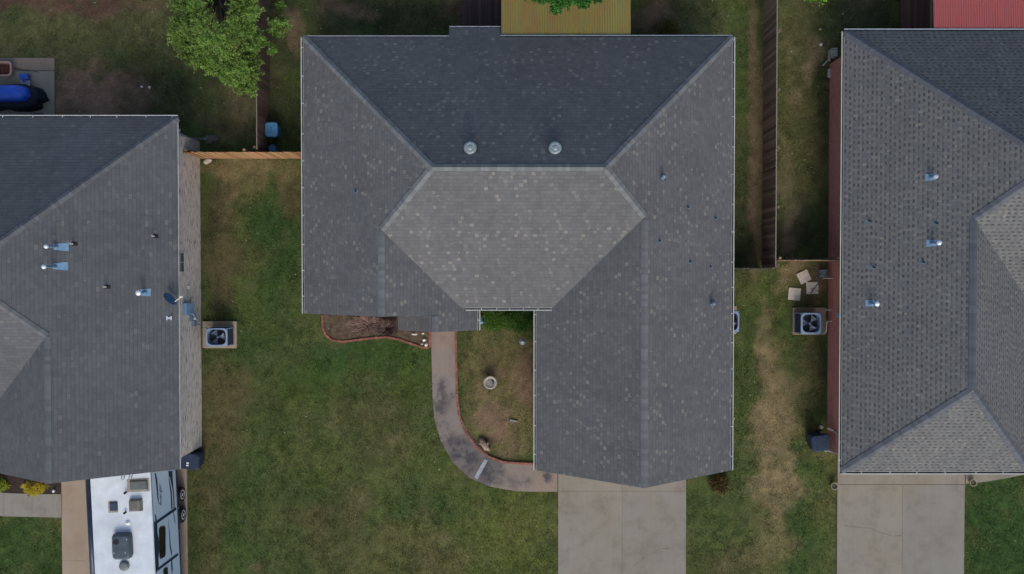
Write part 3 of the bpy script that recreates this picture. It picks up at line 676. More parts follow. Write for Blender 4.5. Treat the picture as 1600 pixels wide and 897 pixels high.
# meter, box and pipes on the left house wall
BLUEB = mat('service_box', (.20, .34, .50), .5, var=.15)
def wallbox(px0, px1, py0, py1, xw_, depth, z0_, z1_, name, label, m, parent=None):
    y0_, y1_ = P(px0, py1, (z0_ + z1_) / 2).y, P(px0, py0, (z0_ + z1_) / 2).y
    o = MB().box(xw_ + .005, xw_ + depth, y0_, y1_, z0_, z1_).build(name, m, parent, bevel=.015)
    if not parent: tag(o, label, 'utility box')
    return o
wallbox(290, 306, 473, 492, xwa, .16, 1.15, 1.95, 'electrical_panel', 'flat blue-gray electrical panel on the pale side wall of the left house', BLUEB)
mt = thing('electric_meter', 'round gray meter on the pale wall beside the left condenser', 'meter', (xwa, P(310, 497, 1.2).y, 1.1))
MB().box(.005, .12, -.13, .13, -.25, .2).build('meter_box', GALVD, mt, bevel=.01)
MB().lathe([(.09, .0), (.09, .08), (.07, .12), (0, .13)], n=20, M=Matrix.Translation((.12, 0, .02)) @ Matrix.Rotation(R(90), 4, 'Y')).build('dial', mat('meter_glass', (.30, .36, .42), .2), mt, smooth=True)
MB().tube([(.1, .22, .5), (.22, .2, .45), (.24, .1, .2)], .025).build('conduit', BLUEB, mt)
o = MB().box(xwa + .005, xwa + .13, P(303, 510, .9).y, P(303, 500, .9).y, .8, 1.05).tube([(xwa + .06, P(0, 505, .9).y, .8), (xwa + .07, P(0, 508, .4).y, .3), (xwa + .25, P(0, 512, .3).y, .25), (xwa + .55, P(0, 515, .3).y, .25)], .022).build('disconnect_box', GALVD, bevel=.01)
tag(o, 'small gray disconnect box with a bent pipe leading to the left condenser', 'utility box')
o = MB().box(xwa + .005, xwa + .09, P(300, 452, 1.6).y, P(300, 447, 1.6).y, 1.35, 1.45).build('outlet_cover', PVCW, bevel=.01); tag(o, 'small cream outlet cover on the pale wall above the blue panel', 'outlet')
ypf = P(0, 217, 1.5).y
o = MB().tube([(xel, P(0, 205, 2.6).y, 2.85), (xwa + .1, P(0, 212, 2.3).y, 2.4), (xwa + .08, P(0, 215, 1.5).y, 1.3), (xwa + .08, P(0, 217, .2).y, .2), (xwa + .3, P(0, 217, .1).y, .08)], .05, 8).build('downspout', mat('gray_pipe', (.22, .24, .27), .5), hl)

# ---- right house
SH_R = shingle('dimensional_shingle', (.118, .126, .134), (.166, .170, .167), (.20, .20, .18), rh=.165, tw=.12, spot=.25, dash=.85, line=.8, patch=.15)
CAP_R = capmat('cap_shingle_right', (.095, .106, .124))
BR_R = brick('red_brick', (.50, .16, .125), (.38, .12, .10), (.62, .42, .35))
hr = thing('brick_house', 'rightmost house, tooth-patterned gray shingle roof over a red brick side wall', 'house', (0, 0, 0))
zr = 2.7
xwr = (P(1322, 50, zr).x + P(1312, 736, zr).x) / 2; ynr = P(1450, 49, zr).y; ysr = P(1450, 737, zr).y
rW = plane(x=xwr, pitch=.671, z0=zr)
best = None
for k in range(500):
    xr = 15 + k * .01; z_ = zr + .671 * (xr - xwr); q = P(1522, 475, z_).x
    if best is None or abs(q - xr) < best[0]: best = (abs(q - xr), xr, z_)
xrr, zrr = best[1], best[2]; xer = xrr + (xrr - xwr)
rE = plane(x=xer, pitch=.671, z0=zr, sgn=-1)
yh2 = P(1520, 610, zrr).y; ph = (zrr - zr) / (yh2 - ysr); rH = plane(y=ysr, pitch=ph, z0=zr, axis_='y')
yv = P(1525, 342, zrr).y; rS = (0, -.75, 1, zrr - .75 * yv); rN = plane(y=ynr, pitch=.682, z0=zr, axis_='y', sgn=-1)
E0 = 34.0; rEE = plane(x=E0, pitch=.671, z0=zr, sgn=-1)
A = meet(rN, rW, HZ(zr)); RR = meet(rN, rS, rW); RE = meet(rN, rS, rEE); NE = meet(rN, rEE, HZ(zr)); SE = meet(rS, rEE, HZ(zr))
J1 = meet(rW, rE, rS); J2 = meet(rW, rE, rH); K1 = meet(rW, rH, HZ(zr)); K2 = meet(rE, rH, HZ(zr)); V1 = meet(rE, rS, HZ(zr))
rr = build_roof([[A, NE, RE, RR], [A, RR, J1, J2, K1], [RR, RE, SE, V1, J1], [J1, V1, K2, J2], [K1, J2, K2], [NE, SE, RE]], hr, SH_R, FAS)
for a_, b_, na, nb_ in ((A, RR, rW, rN), (J1, RR, rW, rS), (J2, J1, rW, rE), (K1, J2, rW, rH), (K2, J2, rE, rH), (RR, RE, rN, rS)): cap_strip(a_, b_, nrm(na), nrm(nb_), rr, CAP_R, .16)
CREAM = mat('cream_metal', (.42, .44, .38), .5, var=.1, scale=3, dirt=.2)
gutter((xwr, ysr, zr - .02), (xwr, ynr, zr - .02), (-1, 0, 0), hr, w_=.09, hang=False, mo=CREAM)
gutter((xwr, ysr, zr - .02), (xer, ysr, zr - .02), (0, -1, 0), hr, step=1.15)
gutter((xwr, ynr, zr - .02), (E0, ynr, zr - .02), (0, 1, 0), hr, hang=False, mo=mat('blue_gutter', (.33, .40, .46), .5))
xwb = P(1294.5, 400, 0).x; yNb, ySb = P(1297, 100, 0).y, ysr + .3
wl = MB(); ring_walls(wl, [(xwb, ySb), (xer - .5, ySb), (xer - .5, -.5), (E0 - .5, -.5), (E0 - .5, yNb), (xwb, yNb)], zr - .06)
wl.build('wall', BR_R, hr, uvf=uv_wall); garage_door(xwb + 1.2, xer - 1.9, ySb, hr)
for px, py, mc, hh in ((1455, 277, mat('lilac_cap', (.34, .36, .48), .5), .3), (1457, 380, None, .45), (1361, 474, mat('bright_cap', (1, 1, 1)), .5)):
    flue(rW, px, py, hr, hh, .045, .1, (.34, .26), mcap=mc)
for px, py in ((1358, 346), (1462, 349), (1442, 410), (1365, 418)): boot(rW, px, py, hr, .13, .03, tone=GRB)
# downspouts at the SW corner of the right house
def pipe(name, pts, r_, m, parent): return MB().tube(pts, r_, 8).build(name, m, parent)
pa, pb = P(1312, 690, 2.55), P(1284, 680, 1.25)
pipe('downspout', [(xwr - .05, pa.y, 2.62), (xwr + .1, pa.y + .05, 2.45), (xwb - .05, pb.y + .05, 1.8), (xwb - .08, pb.y + .12, .9), (xwb - .3, pb.y + .2, .75)], .04, mat('tan_pipe', (.38, .34, .29), .5), hr)
pc = P(1300, 708, 1.0)
pipe('downspout', [(xwr - .05, P(0, 719, 2.6).y, 2.62), (xwr + .08, P(0, 718, 2.4).y, 2.4), (xwb - .06, P(0, 712, 1.9).y, 1.9), (xwb - .07, P(0, 710, 1.0).y, .3), (xwb - .12, P(0, 705, .2).y, .12)], .04, mat('white_pipe', (.62, .66, .68), .45), hr)

# ---- covered patios
def patio_cover(x0, x1, y0, y1, z_a, z_b, m, label, name='patio_cover', rib=.1):
    t = thing(name, label, 'patio cover', ((x0 + x1) / 2, (y0 + y1) / 2, 0)); cx, cy = (x0 + x1) / 2, (y0 + y1) / 2
    mb = MB(); x = x0; ps = []
    while x < x1 - .01:
        for dx_, dz_ in ((0, 0), (.3, 0), (.42, .018), (.62, .018), (.74, 0)): ps.append((x + dx_ * rib, dz_))
        x += rib
    ps.append((x1, 0)); n = len(ps)
    vs = [(p[0] - cx, y0 - cy, z_a + p[1]) for p in ps] + [(p[0] - cx, y1 - cy, z_b + p[1]) for p in ps]
    vs += [(v[0], v[1], v[2] - .012) for v in vs]
    fs = [(i, i + 1, n + i + 1, n + i) for i in range(n - 1)] + [(2*n + i, 3*n + i, 3*n + i + 1, 2*n + i + 1) for i in range(n - 1)]
    mb.add(vs, fs); mb.build('roof_panel', m, t)
    wd = mat('patio_timber', (.14, .10, .07), .8); f = MB()
    f.box(x0 - cx + .05, x1 - cx - .05, y1 - cy - .2, y1 - cy - .1, z_b - .2, z_b - .03); f.box(x0 - cx + .05, x0 - cx + .11, y0 - cy + .02, y1 - cy - .2, z_b - .22, z_b - .04); f.box(x1 - cx - .11, x1 - cx - .05, y0 - cy + .02, y1 - cy - .2, z_b - .22, z_b - .04)
    f.build('frame', wd, t)
    for px_ in (x0 + .15, (x0 + x1) / 2, x1 - .15): MB().box(px_ - cx - .05, px_ - cx + .05, y1 - cy - .2, y1 - cy - .1, 0, z_b - .2).build('post', wd, t)
    return t
def rustmat(name, c1, c2, c3):
    m = bpy.data.materials.new(name); nt, b = nm(m); t = NT(nt); tc = t.n('ShaderNodeTexCoord').outputs['Object']
    mp = t.n('ShaderNodeMapping'); t.lk(tc, mp.inputs[0]); mp.inputs['Scale'].default_value = (1.6, .5, 1)
    o = t.mix(t.mr(t.noise(.8, 5, mp.outputs[0], .6), .38, .62, 0, 1), c1, c2)
    o = t.mix(t.mr(t.noise(3, 5, tc, .7), .5, .7, 0, .6), o, c3)
    wv = t.n('ShaderNodeTexWave', bands_direction='X'); t.lk(tc, wv.inputs[0]); wv.inputs['Scale'].default_value = 3.0; wv.inputs['Distortion'].default_value = .4
    o = t.mix(t.mr(wv.outputs['Fac'], 0, .35, .35, 0), o, tuple(c * .5 for c in c1))
    t.lk(o, b.inputs['Base Color']); b.inputs['Roughness'].default_value = .6; return m
x0_, x1_ = P(783.5, 30, 2.5).x, P(983.5, 30, 2.5).x
patio_cover(x0_, x1_, yn + .09, yn + 4.6, 2.58, 2.36, rustmat('mustard_panel', (.205, .185, .042), (.215, .135, .038), (.145, .18, .075)), 'corrugated mustard yellow patio roof with rusty stains behind the middle house')
x0_ = P(1459, 30, 2.6).x
patio_cover(x0_, x0_ + 7, ynr + .11, ynr + 4.2, 2.62, 2.42, rustmat('red_panel', (.36, .078, .068), (.33, .082, .078), (.30, .095, .10)), 'corrugated dusty red patio roof behind the rightmost house', rib=.09)

# ------------------------------------------------------------------ fences
def woodmat(name, c1, c2):
    m = attrmat(name, .85, .25, 25, .004); return m
WOODM = woodmat('fence_wood', 0, 0)
def fence(a, b, label, h=1.8, col=(.12, .075, .05), var=.3, bw=.14, post_side=1, posts=True, lean=.03, top=None, name='wooden_fence'):
    a, b = Vector((a[0], a[1], 0)), Vector((b[0], b[1], 0)); d = b - a; L = d.length; ang = math.atan2(d.y, d.x)
    t = thing(name, label, 'fence', a, ang); n = int(L / bw); mb = MB()
    for k in range(n):
        r_ = 1 + random.uniform(-var, var); g_ = 1 + random.uniform(-.08, .08)
        c = (col[0] * r_, col[1] * r_ * g_, col[2] * r_); hh = h + random.uniform(-.025, .02)
        M = Matrix.Translation((k * bw + bw / 2, random.uniform(-.004, .004), 0)) @ Matrix.Rotation(random.uniform(-lean, lean) * .25, 4, 'Y') @ Matrix.Rotation(random.uniform(-lean, lean) * .25, 4, 'X')
        mb.box(-bw / 2 + .004, bw / 2 - .004, -.009, .009, .02, hh, M, tint=c)
    mb.build('board_panel', WOODM, t)
    rl_ = MB()
    for z in (.35, .95, 1.5): rl_.box(0, L, post_side * .012, post_side * .05, z, z + .085, tint=tuple(c * .9 for c in col))
    rl_.build('rail', WOODM, t)
    if top: MB().box(0, L, -.02, .02, h + .021, h + .035, tint=top).build('top_trim', WOODM, t)
    k = .1
    while k < L:
        MB().box(k - .045, k + .045, min(post_side * .052, post_side * .142), max(post_side * .052, post_side * .142), 0, h + .05, tint=tuple(c * .85 for c in col)).build('post', WOODM, t); k += 2.4
    return t
OLDW = (.115, .075, .058)
xfl = P(401, 120, 1.8).x; yfl = P(350, 238, 1.8).y
fence((xfl, yfl + .12), (xfl, 19), 'weathered dark brown board fence running up from the cedar fence beneath the green tree', col=OLDW, post_side=1, top=(.17, .14, .12))
fence((xwa + .02, yfl), (xw + ov - .02, yfl), 'new orange cedar board fence joining the left and middle houses', col=(.31, .185, .095), var=.3, post_side=1)
xfr = P(1213, 200, 1.8).x; yf2 = P(1180, 420, 1.8).y
fence((xfr, yf2 + .04), (xfr, 19), 'long weathered brown board fence between the middle and right back yards', col=(.175, .122, .088), var=.4, post_side=-1, top=(.20, .18, .15))
fence((xe - ov + .02, yf2), (xfr + .05, yf2), 'short gray fence panel from the middle house to the long brown fence', col=(.14, .12, .09), post_side=1)
yf3 = P(1265, 407, 1.8).y
fence((xfr + .08, yf3), (xwb - .02, yf3), 'short tan-topped fence panel from the long brown fence to the red brick wall', col=(.30, .22, .13), post_side=1)

# ------------------------------------------------------------------ leaf things
def leafmesh(name, m, pos, dirs, size, cols, parent, up_bias=.6, width=.42):
    n = len(pos); a = dirs / (np.linalg.norm(dirs, axis=1)[:, None] + 1e-9)
    nr = rng.normal(0, 1, (n, 3)); nr[:, 2] = np.abs(nr[:, 2]) + up_bias
    s_ = np.cross(a, nr); s_ /= (np.linalg.norm(s_, axis=1)[:, None] + 1e-9)
    L = size[:, None]; v = np.empty((n, 4, 3))
    v[:, 0] = pos; v[:, 1] = pos + a * L * .5 + s_ * L * width * .5; v[:, 2] = pos + a * L; v[:, 3] = pos + a * L * .5 - s_ * L * width * .5
    me = bpy.data.meshes.new(name); me.vertices.add(n * 4); me.vertices.foreach_set('co', v.ravel())
    me.loops.add(n * 4); me.loops.foreach_set('vertex_index', np.arange(n * 4)); me.polygons.add(n)
    me.polygons.foreach_set('loop_start', np.arange(n) * 4); me.update(calc_edges=True)
    ca = me.color_attributes.new('tint', 'FLOAT_COLOR', 'POINT'); cc = np.repeat(cols, 4, axis=0)
    ca.data.foreach_set('color', np.concatenate([cc, np.ones((n * 4, 1))], 1).astype(np.float32).ravel())
    me.materials.append(m); o = bpy.data.objects.new(name, me); C.objects.link(o)
    if parent: o.parent = parent
    return o
LEAF = attrmat('leaf', .55, .0, 20, 0, transl=.3, spec=.25)
BARK = mat('bark', (.10, .075, .055), .9, var=.4, scale=8, bump=.02)
def sprigs(clusters, per, leaves, lsize, col, cvar=.25, up=.35):
    """clusters (x,y,z,r); twigs radiate from each centre with leaves along them"""
    P_, D_, S_, K_ = [], [], [], []
    for (x, y, z, r_) in clusters:
        tone = 1 + rng.uniform(-cvar, cvar)
        for s in range(per):
            d = rng.normal(0, 1, 3); d[2] = abs(d[2]) * .7 + up * rng.uniform(-.5, 1); d /= np.linalg.norm(d)
            L = r_ * rng.uniform(.65, 1.15); t_ = rng.uniform(.25, 1, leaves); base = np.array((x, y, z))
            pos = base + d * (t_ * L)[:, None] + rng.normal(0, .05 * r_, (leaves, 3)); pos[:, 2] -= (t_ ** 2) * r_ * .12
            P_.append(pos); D_.append(d * .7 + rng.normal(0, .75, (leaves, 3))); S_.append(lsize * rng.uniform(.6, 1.35, leaves))
            K_.append(np.array(col) * (tone * (1 + rng.uniform(-.15, .15)) * (1 + rng.uniform(-.2, .2, leaves)))[:, None] * (1 + rng.uniform(-.1, .1, (leaves, 3))))
    return np.concatenate(P_), np.concatenate(D_), np.concatenate(S_), np.concatenate(K_)
def tree(name, base, h_trunk, clusters, label, col, cat='tree', per=26, leaves=22, lsize=.13, r0=.16, group=None, cvar=.22):
    t = thing(name, label, cat, base, 0, group); b = Vector(base)
    cl = [(c[0] - b.x, c[1] - b.y, c[2], c[3]) for c in clusters]
    mb = MB(); top = Vector((.1, -.05, h_trunk)); mb.tube([(0, 0, -.05), (.03, .02, h_trunk * .5), top], [r0, r0 * .8, r0 * .65], 10); mb.build('trunk', BARK, t, smooth=True)
    for q, c in enumerate(cl):
        e = Vector((c[0], c[1], c[2])); m_ = top.lerp(e, .5) + Vector((0, 0, .12 * (e - top).length))
        if q % 2 == 0 or len(cl) < 8: MB().tube([top - Vector((0, 0, .1)), m_, e], [r0 * .38, r0 * .22, .012], 6).build('limb', BARK, t, smooth=True)
    p, d, s, k = sprigs(cl, per, leaves, lsize, col, cvar); leafmesh('crown', LEAF, p, d, s, k, t); return t
# big tree by the dark fence: outline from its crown edge
cl = []
edge = [(285,8,.55,4.2),(280,38,.5,4.0),(278,55,.5,3.6),(287,70,.45,3.4),(296,86,.45,3.2),(312,96,.45,3.2),(330,104,.45,3.1),(345,112,.45,3.0),(362,124,.45,2.9),(380,135,.4,2.8),(393,138,.35,2.7),(398,118,.4,3.0),(398,95,.4,3.2),(396,70,.45,3.6),(390,40,.5,3.9),(395,15,.45,4.2),(372,12,.5,4.3),(310,15,.6,4.6),(300,45,.6,4.5),(320,40,.6,4.8),(335,60,.6,4.6),(318,72,.55,4.2),(350,72,.55,4.3),(345,92,.55,3.9),(368,92,.5,3.8),(370,60,.55,4.4),(362,38,.5,4.3),(380,110,.45,3.4),(375,122,.4,3.1),(290,-15,.6,4.6),(330,-20,.7,5.0),(375,-25,.6,4.8),(395,-10,.5,4.3),(340,-55,.7,4.8),(300,-50,.6,4.5),(385,-55,.6,4.4)]
for px, py, r_, z in edge:
    z = z * .85; p = P(px, py, z); cl.append((p.x, p.y, z, r_ * .92))
for px, py, r_, z in edge[:16]:
    z = z * .85 - .7; p = P(px + (340 - px) * .18, py + (40 - py) * .18, z); cl.append((p.x, p.y, z, r_ * .9))
pb = P(358, 5, 0)
tree('shade_tree', (pb.x, pb.y, 0), 1.7, cl, 'large bright green leafy tree overhanging the dark board fence', (.150, .250, .052), per=34, leaves=36, lsize=.085, cvar=.3)
cl = [];
for px, py, r_, z in ((437, 45, .42, 1.9), (436, 38, .4, 2.1), (430, 48, .35, 1.8), (446, 36, .32, 1.8), (440, 12, .25, 1.4), (405, 56, .25, 2.3), (414, 66, .2, 2.2), (425, 78, .18, 1.7)):
    p = P(px, py, z); cl.append((p.x, p.y, z, r_))
pb = P(433, 50, 0)
tree('sapling', (pb.x, pb.y, 0), .9, cl, 'small bright green sapling on the house side of the dark fence beside the large tree', (.15, .26, .055), per=16, leaves=14, lsize=.12, r0=.05)
cl = []
for px, py, r_, z in ((850, -8, .4, 4.6), (835, -10, .35, 4.6), (870, -2, .4, 4.7), (868, 10, .28, 4.3), (885, 0, .35, 4.5), (905, -6, .4, 4.7), (912, 3, .25, 4.4), (930, -7, .3, 4.6), (880, -30, .6, 5.2), (920, -35, .6, 5.3), (850, -40, .6, 5.2), (880, -70, .7, 5.6), (930, -75, .7, 5.5), (840, -80, .7, 5.4), (890, -110, .7, 5.4)):
    p = P(px, py, z); cl.append((p.x, p.y, z, r_))
pb = P(890, -70, 0)
tree('back_yard_tree', (pb.x, pb.y, 0), 2.2, cl, 'deep green leafy tree whose branch tips hang over the mustard patio roof', (.045, .16, .028), per=22, leaves=20, lsize=.14)
cl = []
for px, py, r_, z in ((1268, -6, .28, 3.4), (1280, -5, .28, 3.4), (1275, -25, .45, 3.6), (1290, -40, .5, 3.7), (1255, -40, .5, 3.8)):
    p = P(px, py, z); cl.append((p.x, p.y, z, r_))
pb = P(1274, -30, 0)
tree('garden_tree', (pb.x, pb.y, 0), 1.7, cl, 'bright lime tree just peeping in at the top edge over the right back yard', (.14, .34, .03), per=18, leaves=16, r0=.08)

def shrub(name, px, py, z, rx, ry, rz, label, col, n=2600, ls=.07, col2=None, stems=True, r_in=.35, cat='shrub', bare=None):
    p = P(px, py, 0); t = thing(name, label, cat, (p.x, p.y, 0))
    u = rng.normal(0, 1, (n, 3)); u[:, 2] = np.abs(u[:, 2]); u /= np.linalg.norm(u, axis=1)[:, None]
    rr_ = rng.uniform(r_in, 1, n) ** .6; ang = np.arctan2(u[:, 1], u[:, 0])
    lump = 1 + .14 * np.sin(ang * 3 + px) + .1 * np.sin(ang * 7 + py) + .08 * rng.normal(0, 1, n)
    pos = u * np.array((rx, ry, rz)) * (rr_ * lump)[:, None] + np.array((0, 0, z))
    cc = np.array(col) * (1 + rng.uniform(-.3, .3, n))[:, None]
    if col2 is not None:
        k = (vnoise(pos[:, 0] * 1.0, pos[:, 1] * 1.0, 5, 77, 3) > .5)[:, None]; cc = np.where(k, np.array(col2) * (1 + rng.uniform(-.3, .3, n))[:, None], cc)
    leafmesh('foliage', LEAF, pos, u + rng.normal(0, .6, (n, 3)), ls * rng.uniform(.6, 1.3, n), cc, t)
    mb = MB()
    for k in range(7):
        q = k / 7 * 6.28; mb.tube([(0, 0, 0), (math.cos(q) * rx * .4, math.sin(q) * ry * .4, z + rz * .4), (math.cos(q) * rx * .75, math.sin(q) * ry * .75, z + rz * .6)], [.02, .012, .005], 5)
    mb.build('stems', BARK, t); return t
shrub('evergreen_shrub', 775, 497, .1, .62, .55, .75, 'round green shrub nearest the blue cone in the courtyard corner', (.075, .17, .025), 4200)
shrub('evergreen_shrub', 814, 498, .1, .62, .62, .85, 'darker round green shrub tucked against the garage wing in the courtyard', (.045, .12, .02), 4200)
shrub('golden_shrub', 57, 761, .05, .5, .3, .45, 'bright yellow shrub in the mulch bed below the left house gable', (.50, .42, .035), 2400, .06, col2=(.30, .24, .05))
shrub('lime_shrub', 2, 757, .05, .32, .3, .35, 'small lime green plant at the left end of the mulch bed', (.28, .36, .04), 1500)
shrub('rusty_shrub', 1123, 754, .05, .42, .42, .5, 'rust brown withered shrub at the lower right corner of the middle house', (.075, .06, .02), 1700, .08, col2=(.13, .085, .025))
shrub('ornamental_shrub', 1042, 47, .05, .45, .3, .6, 'yellow-brown shrub behind the middle house, right of the mustard roof', (.13, .10, .02), 1500, .07, col2=(.07, .08, .02))
def twiggy(px, py, rx, ry, rz, n, label, cols):
    p = P(px, py, 0); t = thing('bare_shrub', label, 'shrub', (p.x, p.y, 0)); mb = MB()
    for k in range(n):
        q = random.uniform(0, 6.28); e = Vector((math.cos(q) * rx, math.sin(q) * ry, rz)) * random.uniform(.4, 1); s0 = Vector((random.uniform(-.3, .3) * rx, random.uniform(-.3, .3) * ry, .02))
        m_ = s0.lerp(e, .5) + Vector((random.uniform(-.06, .06), random.uniform(-.06, .06), .08)); mb.tube([s0, m_, e], [.012, .009, .004], 4, tint=random.choice(cols), cap=False)
    mb.build('twigs', attrmat('twig', .9, .2, 20), t); return t
TW = [(.26, .18, .15), (.18, .11, .10), (.32, .24, .19), (.12, .075, .07)]
twiggy(575, 507, .9, .5, .5, 620, 'bare pinkish brown shrub in the middle of the bed below the left wing', TW)
twiggy(608, 512, .55, .42, .55, 420, 'dark bare purple-brown shrub beside the porch roof corner', [(.09, .05, .05), (.06, .035, .035), (.13, .09, .08)])

# grass blades over the lawns
HOUSES = [[(xw+ov, ylw+ov), (xlw-ov, ylw+ov), (xlw-ov, ysm+ov), (xgw+ov, ysm+ov), (xgw+ov, ygs+.3), (xe-ov, ygs+.3), (xe-ov, yn-ov), (xw+ov, yn-ov)],
          rect(-40, xwa, ySa, yNa), rect(xwb, 40, ySb, yNb)]
def grass():
    n = 330000; x = rng.uniform(-22.6, 22.6, n); y = rng.uniform(-12.9, 12.9, n)
    keep = np.ones(n, bool)
    for poly in HOUSES + NOEX: keep &= ~inpoly(x, y, poly)
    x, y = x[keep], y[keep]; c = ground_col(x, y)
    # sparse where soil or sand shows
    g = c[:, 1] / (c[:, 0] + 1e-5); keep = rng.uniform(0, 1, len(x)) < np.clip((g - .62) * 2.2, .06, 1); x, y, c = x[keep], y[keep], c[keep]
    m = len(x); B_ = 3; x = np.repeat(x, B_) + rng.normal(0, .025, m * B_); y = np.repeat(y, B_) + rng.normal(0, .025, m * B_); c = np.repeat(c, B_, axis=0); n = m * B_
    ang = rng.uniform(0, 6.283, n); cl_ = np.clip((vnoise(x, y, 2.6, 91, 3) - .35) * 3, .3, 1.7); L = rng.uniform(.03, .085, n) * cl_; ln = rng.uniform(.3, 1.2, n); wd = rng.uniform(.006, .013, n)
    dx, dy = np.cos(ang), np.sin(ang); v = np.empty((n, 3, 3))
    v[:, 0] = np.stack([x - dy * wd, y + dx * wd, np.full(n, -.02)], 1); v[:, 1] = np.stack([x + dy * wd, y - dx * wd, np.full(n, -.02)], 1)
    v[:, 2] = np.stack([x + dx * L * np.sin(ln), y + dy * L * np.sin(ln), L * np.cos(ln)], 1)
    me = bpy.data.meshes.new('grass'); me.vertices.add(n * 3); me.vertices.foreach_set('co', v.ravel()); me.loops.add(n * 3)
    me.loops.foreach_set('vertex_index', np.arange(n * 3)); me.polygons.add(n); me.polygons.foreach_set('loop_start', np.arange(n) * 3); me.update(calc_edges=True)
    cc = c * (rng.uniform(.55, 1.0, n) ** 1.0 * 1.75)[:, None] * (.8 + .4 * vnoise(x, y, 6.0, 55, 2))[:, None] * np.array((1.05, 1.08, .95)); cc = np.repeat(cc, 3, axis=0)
    ca = me.color_attributes.new('tint', 'FLOAT_COLOR', 'POINT'); ca.data.foreach_set('color', np.concatenate([cc, np.ones((len(cc), 1))], 1).astype(np.float32).ravel())
    me.materials.append(attrmat('grass_blade', .7, 0, 20, 0, transl=.25, spec=.2)); o = bpy.data.objects.new('grass', me); C.objects.link(o)
    tag(o, 'short patchy turf covering the lawns and yards', 'grass', kind='stuff')
grass()

# ------------------------------------------------------------------ air conditioners
ACB = mat('condenser_metal', (.21, .29, .42), .45, .1, var=.15, scale=5, dirt=.15)  # casing metal, tinted blue in place of a sky reflection
ACD = mat('condenser_dark', (.015, .018, .024), .7, var=.3)
ACF = mat('fan_blade', (.12, .16, .23), .5, .2, var=.2)
def condenser(x, y, wx, wy, h, label, rz=0, skew=0):
    t = thing('air_conditioner', label, 'air conditioner', (x, y, .1), rz); a, b = wx / 2, wy / 2
    MB().box(-a + .03, a - .03, -b + .03, b - .03, 0, h - .34).build('coil', ACD, t)
    c = MB()
    for sx in (-1, 1):
        for sy in (-1, 1): c.box(min(sx * a, sx * (a - .05)), max(sx * a, sx * (a - .05)), min(sy * b, sy * (b - .05)), max(sy * b, sy * (b - .05)), 0, h - .05)
    c.box(-a, a, -b, b, 0, .06)
    n = 14; lv = MB()
    for k in range(n):
        z = .1 + k * (h - .2) / n
        lv.box(-a + .05, a - .05, -b, -b + .012, z, z + .012); lv.box(-a + .05, a - .05, b - .012, b, z, z + .012); lv.box(-a, -a + .012, -b + .05, b - .05, z, z + .012); lv.box(a - .012, a, -b + .05, b - .05, z, z + .012)
    c.build('cabinet', ACB, t); lv.build('louvre', mat('louvre_dark', (.035, .045, .06), .5), t)
    # top: rounded square frame with a round hole
    m = 48; r_ = min(a, b) * .93; out, inn = [], []
    for k in range(m):
        q = 2 * math.pi * k / m; cx, cy = math.cos(q), math.sin(q); e = 7
        s_ = (abs(cx) ** e + abs(cy) ** e) ** (-1 / e); out.append((cx * s_ * a * 1.02, cy * s_ * b * 1.02)); s2 = (abs(cx) ** 4 + abs(cy) ** 4) ** (-1 / 4); inn.append((cx * s2 * a * .86, cy * s2 * b * .86))
    vs = [(p[0], p[1], h - .07) for p in out] + [(p[0], p[1], h - .015) for p in out] + [(p[0] * .97, p[1] * .97, h) for p in out] + [(p[0], p[1], h) for p in inn] + [(p[0], p[1], h - .3) for p in inn]
    fs = [(l * m + i, l * m + (i + 1) % m, (l + 1) * m + (i + 1) % m, (l + 1) * m + i) for l in range(4) for i in range(m)]
    MB().add(vs, fs).build('top_frame', ACB, t)
    MB().lathe([(r_ * 1.0, 0), (r_ * .99, .01)], (0, 0, h - .32), 24).build('well', ACD, t)
    f = MB(); f.lathe([(.06, -.05), (.06, .02), (.04, .04), (0, .045)], (0, 0, h - .16), 16)
    for k in range(3):
        q = k * 2.094 + .4 + x * 1.7; vs = []
        for rr_, w_ in ((.06, .3), (.2, .42), (r_ * .93, .5)):
            for s_ in (-1, 1):
                aa = q + s_ * w_; vs.append((math.cos(aa) * rr_, math.sin(aa) * rr_, h - .15 + s_ * .03))
        vs += [(v[0], v[1], v[2] - .008) for v in vs]
        f.add(vs, [(0, 1, 3, 2), (2, 3, 5, 4), (6, 8, 9, 7), (8, 10, 11, 9), (4, 5, 11, 10), (0, 2, 8, 6), (2, 4, 10, 8), (1, 7, 9, 3), (3, 9, 11, 5)])
    f.build('fan', ACF, t)
    g = MB()
    for rr_ in np.linspace(.06, r_, 7): g.tube([(math.cos(q) * rr_, math.sin(q) * rr_, h - .005) for q in np.linspace(0, 6.283, 25)], .0025, 4, cap=False)
    for k in range(8): q = k * math.pi / 4; g.tube([(math.cos(q) * .05, math.sin(q) * .05, h - .005), (math.cos(q) * r_, math.sin(q) * r_, h - .005)], .003, 4)
    g.build('grille', ACD, t); return t
PADM = concrete('pad_concrete', (.34, .29, .225), .35)
def pad(p0, p1, label, m=None):
    a, b = P(*p0, .1), P(*p1, .1); mb = MB()
    x0, x1, y0, y1 = min(a.x, b.x), max(a.x, b.x), min(a.y, b.y), max(a.y, b.y)
    mb.prism(rect(x0, x1, y0, y1), -.05, .1, tint=(1, 1, 1)); o = mb.build('concrete_pad', m or PADM, bevel=.02); tag(o, label, 'pad'); NOEX.append(rect(x0, x1, y0, y1)); return o
pad((316, 502), (369.5, 544), 'tan concrete pad under the condenser beside the pale brick wall')
pa, pb = P(321.5, 513, .95), P(355, 541, .95)
condenser((pa.x + pb.x) / 2, (pa.y + pb.y) / 2, pb.x - pa.x, pa.y - pb.y, .85, 'blue-gray air conditioner on a tan pad beside the pale brick wall of the left house')
pad((1239, 480.5), (1291, 523), 'brown concrete pad under the condenser beside the red brick wall', concrete('pad_brown', (.24, .20, .145), .5))
pa, pb = P(1252, 489, .95), P(1283, 522, .95)
